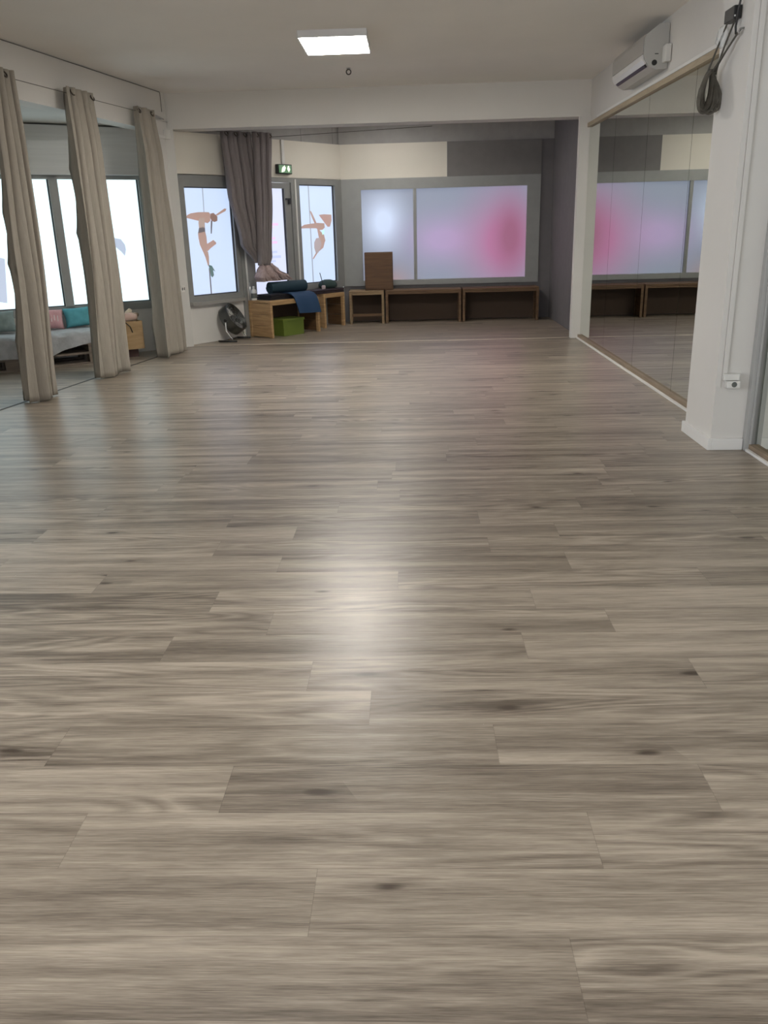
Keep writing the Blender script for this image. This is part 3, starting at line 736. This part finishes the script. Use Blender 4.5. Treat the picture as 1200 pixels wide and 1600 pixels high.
# ------------------------------------------------------------------ cable trunking, boxes, sockets
r = thing('cable_trunking', 'white junction box and trunking running down the pier behind the last taupe curtain', 'trunking', LW @ Vector((-0.05, 0, 0.75)))
bm = nbm(); box(bm, (-0.12, -0.055, 2.50), (0.04, 0, 2.605), LW, 0.005); build('junction_box', bm, PLASTIC, r)
bm = nbm(); box(bm, (-0.065, -0.018, 0.78), (-0.035, 0, 2.50), LW); build('duct', bm, PLASTIC, r)
bm = nbm(); box(bm, (-0.40, -0.02, 2.505), (-0.12, 0, 2.535), LW); build('side_duct', bm, PLASTIC, r)
r = thing('wall_socket', 'white surface socket at the foot of the trunking by the last taupe curtain', 'socket', LW @ Vector((-0.09, 0, 0.74)))
bm = nbm(); box(bm, (-0.15, -0.045, 0.70), (-0.03, 0, 0.78), LW, 0.006); plate = build('plate', bm, PLASTIC, r)
for s in (-0.12, -0.06):
    bm = lathe(nbm(), [(0.019, 0), (0.019, 0.002)], LW @ Matrix.Translation((s, -0.045, 0.74)) @ Matrix.Rotation(math.radians(90), 4, 'X'), 14)
    build('outlet', bm, LABELG, plate)
r = thing('wall_socket', 'pale surface socket low on the front of the near white pier', 'socket', (2.01, PY0, 0.45))
bm = nbm(); box(bm, (1.955, PY0 - 0.04, 0.455), (2.055, PY0, 0.495), bevel=0.005); box(bm, (1.975, PY0 - 0.05, 0.405), (2.06, PY0, 0.452), bevel=0.008); plate = build('plate', bm, PLASTIC, r)
bm = nbm(); tube(bm, [(2.02, PY0 - 0.052, 0.43), (2.02, PY0 - 0.046, 0.43)], 0.017, 14); build('outlet', bm, LABELG, plate)
bm = box(nbm(), (1.955, PY0 - 0.014, 0.495), (1.985, PY0, CZ), bevel=0.003)
tag(build('cable_trunking', bm, PAINT), 'narrow white trunking dropping down the near pier to the low socket', 'trunking')
bm = nbm(); box(bm, (2.085, -0.045, 0.02), (2.112, -0.0305, 2.105), SF); tag(build('cable_trunking', bm, PLASTIC), 'white vertical trunking between the glass door and the second dancer window', 'trunking')
bm = nbm(); tube(bm, [(1.035, -0.05, 0.50), (1.035, -0.05, 1.30)], 0.013, 10, SF); tag(build('pipe', bm, PLASTIC, None, True), 'thin pale pipe rising beside the white bottle, near the glass door', 'pipe')
r = thing('exit_sign', 'small lit green emergency exit sign on the lintel over the glass door', 'exit sign', SF @ Vector((1.87, -0.02, 2.17)))
bm = nbm(); box(bm, (1.74, -0.075, 2.17), (2.015, -0.021, 2.295), SF, 0.004); build('case', bm, BLACK, r)
bm = nbm(); box(bm, (1.758, -0.079, 2.182), (2.002, -0.0745, 2.283), SF); face = build('face', bm, glow('sign_green', (0.02, 0.12, 0.03), 0.8), r)
SG = glow('sign_white', (0.9, 1.0, 0.72), 1.0)
man = [[[1.80, 2.19], [1.815, 2.19], [1.835, 2.222], [1.85, 2.20], [1.862, 2.205], [1.85, 2.24], [1.862, 2.255], [1.885, 2.245], [1.888, 2.252], [1.862, 2.268], [1.838, 2.263], [1.815, 2.245], [1.82, 2.24], [1.836, 2.25], [1.832, 2.232]],
       [[1.855, 2.27], [1.865, 2.266], [1.872, 2.272], [1.868, 2.28], [1.858, 2.279]],
       [[1.935, 2.275], [1.935, 2.235], [1.915, 2.235], [1.945, 2.192], [1.975, 2.235], [1.955, 2.235], [1.955, 2.275]]]
for nm, q in zip(('running_figure', 'figure_head', 'arrow'), man):
    bm = poly(nbm(), q, 0.003, SF @ Matrix.Translation((0, -0.082, 0))); build(nm, bm, SG, face)
bm = nbm(); box(bm, (1.862, -0.045, 2.30), (1.912, -0.0205, 2.615), SF); build('duct', bm, PLASTIC, r)
# thin cable along the ceiling edge
bm = nbm(); tube(bm, [(-6.5, -0.006, 3.012), (-0.14, -0.006, 3.012), (-0.12, -0.006, 3.005), (-0.12, -0.006, 2.80)], 0.0032, 6, LW)
tag(build('ceiling_cable', bm, bpy.data.materials['wire_dark'], None, True), 'thin dark cable along the ceiling edge over the taupe curtains', 'cable')

# ------------------------------------------------------------------ strap bundle and adapter by the near pier
bx, by, bz = 1.845, 5.74, 2.155
r = thing('strap_bundle', 'dark bundle of grey straps hanging by cords against the near white pier', 'straps', (bx, by, bz - 0.12))
Mh = Matrix.Translation((bx, by, bz))
rnd = random.Random(21)
for i in range(13):
    f_ = i / 12
    a = math.radians(-38 + 62 * f_)                     # the loops fan out round their hanging point
    hw, hh = 0.050 + 0.012 * math.sin(2.3 * i), 0.112 + 0.014 * rnd.uniform(-1, 1)
    bm = nbm(); pts = []
    for k in range(29):
        th_ = 2 * math.pi * k / 28
        lx = hw * math.sin(th_) * (0.55 + 0.45 * (1 - math.cos(th_)) / 2 * 1.6)
        lz = hh * math.cos(th_) - (0.0 if math.cos(th_) > 0 else 0.014 * math.sin(5 * i))
        pts.append((lx * math.cos(a) + 0.055 * (f_ - 0.5) * (1 - lz / 0.13) * 0.9, -lx * math.sin(a) + 0.05 * (f_ - 0.5), lz))
    tube(bm, pts, 0.015, 6, Mh, False, 0.42)
    build('strap', bm, ROPE, r, True)
for i, (x0, y0, z0, xm, ym, zm, x1, y1, z1) in enumerate(((bx - 0.022, by - 0.01, bz + 0.10, 1.84, 5.70, 2.33, 1.885, 5.64, 2.50), (bx + 0.02, by, bz + 0.10, 1.872, 5.66, 2.32, 1.905, 5.50, 2.43), (bx + 0.0, by - 0.02, bz + 0.10, 1.875, 5.62, 2.34, 1.905, 5.46, 2.44), (bx + 0.03, by - 0.01, bz + 0.095, 1.868, 5.69, 2.31, 1.90, 5.56, 2.50))):
    bm = nbm()
    pts = [((1 - t) ** 2 * x0 + 2 * t * (1 - t) * xm + t * t * x1, (1 - t) ** 2 * y0 + 2 * t * (1 - t) * ym + t * t * y1, (1 - t) ** 2 * z0 + 2 * t * (1 - t) * zm + t * t * z1) for t in [q / 8 for q in range(9)]]
    tube(bm, pts, 0.0055, 6); build('cord', bm, CORD, r, True)
bm = nbm(); tube(bm, [(1.925, 5.46, 2.445), (1.90, 5.46, 2.44), (1.893, 5.46, 2.425), (1.90, 5.46, 2.412)], 0.005, 8); build('wall_hook', bm, STEEL, r, True)
r = thing('power_adapter', 'small black adapter box on the edge of the near white pier above the strap bundle', 'adapter', (1.90, 5.58, 2.50))
bm = nbm(); box(bm, (1.878, 5.52, 2.505), (1.924, 5.68, 2.575), bevel=0.006); case = build('case', bm, BLACK, r)
bm = nbm(); tube(bm, [(1.916, 5.44, 3.015), (1.912, 5.45, 2.85), (1.905, 5.475, 2.66), (1.895, 5.50, 2.55), (1.89, 5.505, 2.46), (1.893, 5.50, 2.42)], 0.006, 6); build('cable', bm, BLACK, r, True)
bm = nbm(); tube(bm, [(1.885, 5.5225, 2.52), (1.885, 5.518, 2.52)], 0.005, 8); build('indicator', bm, WHITEB, case)
r = thing('plastic_bag', 'crumpled clear plastic bag hanging below the black adapter', 'bag', (1.89, 5.66, 2.38))
bm = nbm()
rnd = random.Random(4)
loops = []
for i, (rz, rx) in enumerate(((2.50, 0.02), (2.48, 0.030), (2.45, 0.036), (2.42, 0.038), (2.40, 0.030), (2.385, 0.012))):
    loops.append([(1.885 + 0.8 * rx * math.cos(k * 0.524) * rnd.uniform(0.8, 1.15), 5.70 + 1.9 * rx * math.sin(k * 0.524) * rnd.uniform(0.8, 1.15), rz) for k in range(12)])
rings(bm, loops); build('film', bm, BAG, r, True)

# ------------------------------------------------------------------ alcove seat, cushions and crate
def pillow(bm, M, w, h, d, seed=0, n=18):
    rnd = random.Random(seed)
    V = {}
    for side in (-1, 1):
        for i in range(n + 1):
            for j in range(n + 1):
                u, v = i / n * 2 - 1, j / n * 2 - 1
                edge = (1 - abs(u) ** 3.0) * (1 - abs(v) ** 3.0)
                if side == 1 and (i in (0, n) or j in (0, n)):
                    V[(side, i, j)] = V[(-1, i, j)]; continue
                pin = 1 - 0.07 * (1 - abs(v)) * abs(u) ** 4 if True else 1
                x = u * w / 2 * (1 - 0.08 * (1 - v * v) * u * u); z = v * h / 2 * (1 - 0.08 * (1 - u * u) * v * v)
                y = side * d / 2 * max(0, edge) ** 0.55 + 0.006 * math.sin(7 * u + seed) * math.sin(5 * v + seed * 2) * edge
                V[(side, i, j)] = bm.verts.new(M @ Vector((x, y, z)))
    for side in (-1, 1):
        for i in range(n):
            for j in range(n):
                q = [V[(side, i, j)], V[(side, i + 1, j)], V[(side, i + 1, j + 1)], V[(side, i, j + 1)]]
                try: bm.faces.new(q if side == -1 else q[::-1])
                except ValueError: pass
    return bm
SX0, SX1 = -3.35, -1.36
r = thing('pallet_sofa', 'low pallet sofa under a draped grey throw below the alcove windows', 'sofa', AL @ Vector((-2.4, -0.33, 0)))
bm = nbm()
for y0, y1 in ((-0.60, -0.50), (-0.36, -0.26), (-0.13, -0.03)):
    for x0 in (SX0, SX0 + 0.93, SX1 - 0.14): box(bm, (x0, y0, 0.022), (x0 + 0.14, y1, 0.115), AL)
    box(bm, (SX0, y0, 0.0), (SX1, y1, 0.022), AL)
build('pallet_base', bm, PALLET, r)
bm = nbm()
for i in range(6): box(bm, (SX0, -0.60 + i * 0.097, 0.115), (SX1, -0.52 + i * 0.097, 0.14), AL)
for x0 in (SX0, SX0 + 0.93, SX1 - 0.14): box(bm, (x0, -0.60, 0.14), (x0 + 0.14, -0.03, 0.225), AL)
for i in range(6): box(bm, (SX0, -0.60 + i * 0.097, 0.225), (SX1, -0.52 + i * 0.097, 0.245), AL)
build('pallet_deck', bm, PALLET, r)
bm = box(nbm(), (SX0, -0.60, 0.245), (SX1, -0.03, 0.36), AL, 0.03, 3); build('mattress', bm, SOFA, r, True, 50)
bm = nbm()
cols = []
nx = 48
for i in range(nx + 1):
    u = i / nx; x = SX0 - 0.02 + (SX1 - SX0 + 0.04) * u
    hem = 0.125 + 0.02 * math.sin(u * 17) + (0.16 * max(0, (u - 0.66) / 0.34) ** 1.3)
    wv = 0.006 * math.sin(u * 31) + 0.005 * math.sin(u * 53 + 1)
    cols.append([(x, -0.035, 0.375), (x, -0.30, 0.378 + wv * 0.5), (x, -0.52, 0.375 + wv), (x, -0.60, 0.362 + wv), (x, -0.625 - abs(wv), 0.33), (x, -0.63 - 2 * wv, (0.33 + hem) / 2), (x, -0.632 - 3 * wv, hem),
                 (x, -0.626 - 3 * wv, hem), (x, -0.62 - abs(wv), 0.33), (x, -0.60, 0.354 + wv), (x, -0.52, 0.366), (x, -0.30, 0.366), (x, -0.035, 0.366)])
rings(bm, [[AL @ Vector(p) for p in c] for c in cols]); build('throw', bm, SOFA, r, True, 50)
def cushion(label, x, w, h, d, lean, roll, m_, seed, y=-0.13, trim=None):
    c = AL @ Vector((x, y, 0.375))
    o = thing('cushion', label, 'cushion', c, 'cushions on the pallet sofa')
    M = AL @ Matrix.Translation((x, y, 0.382 + h / 2)) @ Matrix.Rotation(math.radians(lean), 4, 'X') @ Matrix.Rotation(math.radians(roll), 4, 'Y')
    bm = nbm(); pillow(bm, M, w, h, d, seed); cv = build('cover', bm, m_, o, True)
    return o, M, cv
cushion('dull green cushion on the pallet sofa, half behind the nearest taupe curtain', -2.34, 0.36, 0.25, 0.13, -20, 0, SAGEC, 1)
pk, MP, pcv = cushion('pink cushion with pale lettering-like pattern, leaning on the teal cushion', -1.80, 0.34, 0.24, 0.12, -22, 5, PINKC, 2, -0.15)
pk['label'] = 'pink cushion with a pale printed pattern between the green and teal cushions'
for i, (x, w, z0, z1) in enumerate(((-0.02, 0.012, -0.05, 0.03), (0.015, 0.012, -0.05, 0.035), (0.05, 0.012, -0.05, 0.03), (0.085, 0.012, -0.045, 0.025))):
    bm = nbm(); box(bm, (x, -0.0605, z0), (x + w, -0.056, z1), MP, 0.002); build('pale_print', bm, WHITEPRINT, pcv)
cushion('plain teal cushion on the pallet sofa, partly behind the middle curtain', -1.44, 0.36, 0.235, 0.13, -20, -2, TEALC, 3)
# crate on its dark block
bm = box(nbm(), (-1.03, -0.40, 0.0), (-0.86, -0.16, 0.10), AL, 0.004); tag(build('wood_block', bm, UMBER), 'dark brown block on the floor under the plywood crate', 'block')
r = thing('plywood_crate', 'open tan plywood crate on a dark block behind the middle curtain', 'crate', AL @ Vector((-0.95, -0.3, 0.10)))
bm = nbm(); c0, c1, d0, d1 = -1.18, -0.80, -0.47, -0.14
box(bm, (c0, d0, 0.10), (c1, d1, 0.115), AL); build('bottom', bm, CARD, r)
for lo, hi in (((c0, d0, 0.115), (c1, d0 + 0.012, 0.43)), ((c0, d1 - 0.012, 0.115), (c1, d1, 0.43)), ((c0, d0 + 0.012, 0.115), (c0 + 0.012, d1 - 0.012, 0.43)), ((c1 - 0.012, d0 + 0.012, 0.115), (c1, d1 - 0.012, 0.43))):
    bm = box(nbm(), lo, hi, AL); build('side_panel', bm, CARD, r)
bm = nbm(); tube(bm, [(-1.08, -0.42, 0.472), (-0.98, -0.44, 0.482), (-0.90, -0.43, 0.48), (-0.85, -0.41, 0.472)], [0.04, 0.05, 0.048, 0.035], 12, AL)
tag(build('rolled_towel', bm, LINENP, None, True), 'rolled blush towel lying across the front of the crate', 'towel')
bm = nbm(); tube(bm, [(-1.06, -0.22, 0.116), (-1.065, -0.22, 0.62)], 0.03, 12, AL); tag(build('cardboard_tube', bm, wood('tube_brown', (0.13, 0.10, 0.07), (0.19, 0.15, 0.11)), None, True, 40), 'dark brown tube standing upright in the plywood crate', 'tube')
bm = nbm(); tube(bm, [(-0.95, -0.26, 0.12), (-0.935, -0.27, 0.40), (-0.90, -0.28, 0.50), (-0.875, -0.30, 0.56)], [0.05, 0.055, 0.05, 0.02], 12, AL); tag(build('cloth_bag', bm, CREAM, None, True), 'cream cloth bundle sticking up out of the crate beside the brown tube', 'cloth')
bm = nbm(); tube(bm, [(-0.855, -0.30, 0.14), (-0.845, -0.31, 0.42), (-0.83, -0.33, 0.50), (-0.82, -0.36, 0.49)], [0.025, 0.03, 0.035, 0.03], 12, AL); tag(build('slipper', bm, mat('tan_felt', (0.45, 0.36, 0.26), 0.9), None, True), 'tan slipper tip poking out of the crate corner', 'slipper')
bm = nbm(); tube(bm, [(-1.0, -0.476, 0.42), (-0.95, -0.477, 0.37), (-0.93, -0.476, 0.30)], 0.006, 6, AL); tag(build('hanging_cord', bm, BLACK, None, True), 'short black cord hanging down the front of the crate', 'cord')

# ------------------------------------------------------------------ benches
def bench(label, M, L, D, H=0.5, sides='board', back=True, m_=PINE, rail=False):
    r = thing('wooden_bench', label, 'bench', M @ Vector((L / 2, D / 2, 0)), 'wooden box benches along the shop front')
    t = 0.035
    bm = nbm()
    for i in range(4): box(bm, (0.0, i * D / 4 + 0.002, H - 0.028), (L, (i + 1) * D / 4 - 0.002, H), M, 0.003, 1)
    build('top', bm, m_, r)
    for x in (0, L - 0.04):
        for y in (0, D - 0.05):
            bm = box(nbm(), (x, y, 0), (x + 0.04, y + 0.05, H - 0.028), M, 0.003, 1); build('leg', bm, m_, r)
    bm = box(nbm(), (0.04, 0.002, H - 0.06), (L - 0.04, 0.03, H - 0.03), M); build('front_rail', bm, m_, r)
    for x0 in (0.006, L - 0.028):
        for i in range(3):
            z0 = 0.01 + i * (H - 0.04) / 3
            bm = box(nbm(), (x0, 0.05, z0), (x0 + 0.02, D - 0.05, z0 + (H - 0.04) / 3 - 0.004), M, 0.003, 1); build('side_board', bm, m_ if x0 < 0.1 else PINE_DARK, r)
    if back:
        bm = box(nbm(), (0.04, D - 0.03, 0.01), (L - 0.04, D - 0.015, H - 0.03), M); build('back_panel', bm, BENCH_IN, r)
    if rail:
        bm = box(nbm(), (0.04, 0.006, 0.115), (L - 0.04, 0.03, 0.155), M); build('low_rail', bm, PINE_DARK, r)
    return r
B1 = frame(-1.925, 11.71, 51)
bench('pine box bench with the green box inside and rolled blue mats on top', B1, 0.95, 0.46)
B2 = frame(-1.295, 12.80, 53)
bench('short pine box bench with the plum mat, between the mat bench and the corner', B2, 0.47, 0.42)
B3 = frame(-0.95, 13.27, 1.5)
bench('open pine bench with a low rail standing in the corner', B3, 0.54, 0.40, rail=True, m_=wood('worn_pine', (0.22, 0.15, 0.08), (0.32, 0.22, 0.12)))
B4 = frame(-0.39, 13.28, 0)
bench('dark brown bench under the wide back window, beside the corner bench', B4, 1.17, 0.38, m_=PINE_DARK)
B5 = frame(0.80, 13.28, 0)
bench('dark brown bench under the wide back window, nearest the white column', B5, 1.17, 0.38, m_=PINE_DARK)
# brown cabinet standing on the corner bench
r = thing('wooden_cabinet', 'brown wooden cabinet standing on the corner bench', 'cabinet', (-0.52, 13.48, 0.50))
bm = box(nbm(), (-0.70, 13.36, 0.50), (-0.27, 13.60, 1.06), bevel=0.006); build('body', bm, BROWNW, r)
bm = box(nbm(), (-0.685, 13.348, 0.52), (-0.285, 13.36, 1.04), bevel=0.003); door = build('door', bm, BROWNW, r)
bm = nbm(); tube(bm, [(-0.345, 13.348, 0.80), (-0.345, 13.33, 0.80)], 0.01, 10); build('knob', bm, PINE_DARK, door)

# green storage box in the first bench
r = thing('storage_box', 'lime green storage box pushed inside the first pine bench', 'box', B1 @ Vector((0.42, 0.18, 0)))
bm = box(nbm(), (0.235, 0.015, 0.0), (0.63, 0.33, 0.20), B1, 0.004); build('body', bm, GREEN, r)
bm = box(nbm(), (0.225, 0.005, 0.20), (0.64, 0.34, 0.235), B1, 0.004); build('lid', bm, GREEN, r)
# mats on the first bench
bm = nbm()
for i in range(3): box(bm, (0.10 + 0.01 * i, 0.10, 0.501 + i * 0.025), (0.90 - 0.01 * i, 0.40, 0.524 + i * 0.025), B1, 0.008, 2)
tag(build('folded_mat', bm, MATBLACK), 'folded black exercise mat lying flat on the first pine bench', 'mat')
def spiral_roll(M, L, r0, r1, turns):
    bm = nbm(); pr = []
    n = int(turns * 26)
    th_ = 0.007
    for s_ in (0, 1):
        rng = range(n + 1) if s_ == 0 else range(n, -1, -1)
        for i in rng:
            a = 2 * math.pi * turns * i / n; q = r0 + (r1 - r0) * i / n - (th_ if s_ else 0)
            pr.append((q * math.cos(a), q * math.sin(a)))
    rings(bm, [[M @ Vector((0, x, z)) for x, z in pr], [M @ Vector((L * 0.5, x, z)) for x, z in pr], [M @ Vector((L, x, z)) for x, z in pr]])
    return bm
bm = spiral_roll(B1 @ Matrix.Translation((0.20, 0.22, 0.578 + 0.085)) @ Matrix.Rotation(math.radians(-6), 4, 'Z'), 0.62, 0.022, 0.085, 5.0)
tag(build('rolled_mat', bm, TEALMAT, None, True, 40), 'rolled petrol blue exercise mat on top of the folded black mat', 'mat')
# draped blue mat
bm = nbm(); loops = []
path = [(0.36, 0.584), (0.20, 0.586), (0.07, 0.582), (0.015, 0.565), (-0.02, 0.53), (-0.035, 0.46), (-0.045, 0.38), (-0.05, 0.30)]
for j, (y, z) in enumerate(path):
    k = j / (len(path) - 1)
    x0, x1 = 0.40 + 0.05 * k + 0.10 * max(0, k - 0.5), 0.80 + 0.13 * k
    loops.append([(x0 + (x1 - x0) * i / 12, y + (0.008 * math.sin(i * 0.8) if j > 3 else 0), z - (0.02 * (i / 12) if j == len(path) - 1 else 0)) for i in range(13)] + [(x0 + (x1 - x0) * i / 12, y + 0.010 + (0.008 * math.sin(i * 0.8) if j > 3 else 0), z + (-0.009 if j < 4 else 0) - (0.02 * (i / 12) if j == len(path) - 1 else 0)) for i in range(12, -1, -1)])
rings(bm, [[B1 @ Vector(p) for p in lp] for lp in loops])
tag(build('draped_mat', bm, NAVY, None, True, 50), 'bright navy mat hanging over the front edge of the first pine bench', 'mat')
# bottles
def bottle(label, M, r_, h, body_m, lab):
    o = thing('bottle', label, 'bottle', M.to_translation(), 'bottles on the first bench')
    bm = nbm(); lathe(bm, [(r_ * 0.9, 0), (r_, 0.006), (r_, h * 0.62), (r_ * 0.85, h * 0.72), (r_ * 0.4, h * 0.80), (r_ * 0.36, h * 0.86)], M, 20); bd = build('body', bm, body_m, o, True, 40)
    bm = nbm(); lathe(bm, [(r_ * 0.45, h * 0.855), (r_ * 0.45, h * 0.98), (r_ * 0.3, h)], M, 16); build('cap', bm, body_m, o, True, 40)
    if lab:
        bm = nbm(); lathe(bm, [(r_ * 1.01, h * 0.15), (r_ * 1.012, h * 0.5)], M, 20); build('label_band', bm, lab, bd, True, 40)
bottle('white plastic bottle with a grey label on the end of the first bench', B1 @ Matrix.Translation((0.045, 0.375, 0.501)), 0.038, 0.19, WHITEB, LABELG)
bottle('slim grey bottle half hidden behind the white bottle', B1 @ Matrix.Translation((0.028, 0.432, 0.501)), 0.022, 0.24, STEEL, None)
# on the second bench
bm = nbm()
for i in range(2): box(bm, (0.0 - 0.12, 0.03, 0.501 + i * 0.03), (0.50, 0.40, 0.529 + i * 0.03), B2, 0.009, 2)
tag(build('folded_mat', bm, PLUM), 'folded plum mat lying flat on the short pine bench', 'mat')
bm = nbm(); lathe(bm, [(0.10, 0), (0.145, 0.02), (0.145, 0.06), (0.11, 0.105), (0.05, 0.125)], B2 @ Matrix.Translation((0.36, 0.24, 0.561)), 22)
tag(build('pouffe_cushion', bm, mat('bottle_green_cloth', (0.03, 0.055, 0.05), 0.9), None, True), 'dark green round cushion on the plum mat in the corner', 'cushion')
r = thing('reed_jar', 'small pale jar with a dark stick on the plum mat', 'jar', B2 @ Vector((0.16, 0.14, 0.561)))
bm = nbm(); lathe(bm, [(0.026, 0), (0.03, 0.008), (0.03, 0.045), (0.018, 0.055)], B2 @ Matrix.Translation((0.16, 0.14, 0.561)), 14); build('jar', bm, mat('blush_glass', (0.6, 0.5, 0.5), 0.3), r, True, 40)
bm = nbm(); tube(bm, [(0.16, 0.14, 0.60), (0.10, 0.15, 0.80)], 0.006, 6, B2); build('stick', bm, DARK, r)

# ------------------------------------------------------------------ floor fan
fx, fy = -2.44, 11.63
r = thing('floor_fan', 'small chrome floor fan tilted upward between the low wall and the first bench', 'fan', (fx, fy, 0))
MF = Matrix.Translation((fx, fy, 0.285)) @ Matrix.Rotation(math.radians(-14), 4, 'Z') @ Matrix.Rotation(math.radians(58), 4, 'Y')
RF = 0.205
def ring_band(bm, M, ro, ri, z0, z1, seg=40):
    prof = [(ro, z0), (ro, z1), (ri, z1), (ri, z0)]
    V = [[bm.verts.new(M @ Vector((q * math.cos(2 * math.pi * k / seg), q * math.sin(2 * math.pi * k / seg), z))) for k in range(seg)] for q, z in prof]
    for a in range(4):
        A, Bq = V[a], V[(a + 1) % 4]
        for k in range(seg): bm.faces.new((A[k], A[(k + 1) % seg], Bq[(k + 1) % seg], Bq[k]))
bm = nbm(); ring_band(bm, MF, RF, RF - 0.012, -0.07, 0.07); build('drum', bm, mat('dark_steel', (0.16, 0.17, 0.165), 0.3, 0.9), r, True, 40)
for z, nm in ((0.072, 'front_guard'), (-0.072, 'rear_guard')):
    bm = nbm()
    for q in (0.045, 0.085, 0.125, 0.165, 0.195): torus(bm, q, 0.0028, MF @ Matrix.Translation((0, 0, z)), 30, 5)
    for k in range(10):
        a = 2 * math.pi * k / 10; tube(bm, [(0.03 * math.cos(a), 0.03 * math.sin(a), z), (RF * math.cos(a), RF * math.sin(a), z)], 0.003, 5, MF)
    build(nm, bm, mat('guard_wire', (0.22, 0.23, 0.22), 0.3, 1.0), r, True)
bm = nbm(); lathe(bm, [(0.03, -0.06), (0.05, -0.05), (0.05, 0.02), (0.03, 0.04)], MF, 20); build('motor', bm, BLACK, r, True, 40)
for k in range(4):
    bm = nbm(); a0 = k * math.pi / 2
    lp = []
    for q, w_ in ((0.05, 0.03), (0.10, 0.065), (0.15, 0.075), (0.18, 0.05)):
        Mb = MF @ Matrix.Rotation(a0, 4, 'Z') @ Matrix.Translation((q, 0, 0)) @ Matrix.Rotation(math.radians(28), 4, 'X')
        lp.append([Mb @ Vector((0, -w_, -0.002)), Mb @ Vector((0, w_, -0.002)), Mb @ Vector((0, w_, 0.002)), Mb @ Vector((0, -w_, 0.002))])
    rings(bm, lp); build('blade', bm, mat('fan_blade', (0.42, 0.42, 0.42), 0.25, 0.9), r)
ax = MF.to_3x3() @ Vector((0, 1, 0)); fw = Vector((ax.y, -ax.x, 0)).normalized()
for s in (-1, 1):
    hub = MF @ Vector((0, s * (RF + 0.012), 0))
    base = Vector((hub.x, hub.y, 0.012))
    bm = nbm(); tube(bm, [hub, hub + Vector((0, 0, -0.03)) + ax * s * 0.01, (base + hub) / 2 + ax * s * 0.01, base + fw * 0.06 + Vector((0, 0, 0.05)), base + fw * 0.09, ], 0.011, 10); lg = build('leg', bm, CHROME, r, True)
    bm = nbm(); tube(bm, [base - fw * 0.13, base - fw * 0.05, base + fw * 0.14], 0.012, 10); build('foot', bm, BLACK, lg, True)
    bm = nbm(); tube(bm, [hub - ax * s * 0.014, hub + ax * s * 0.02], 0.022, 12); build('pivot_knob', bm, BLACK, r, True, 40)
bm = nbm()
p = [MF @ Vector((0, -(RF + 0.012), 0)), MF @ Vector((0, RF + 0.012, 0))]
tube(bm, [Vector((p[0].x, p[0].y, 0.012)) - fw * 0.06, Vector((p[1].x, p[1].y, 0.012)) - fw * 0.06], 0.010, 10); build('cross_bar', bm, CHROME, r, True)

bpy.context.view_layer.update()
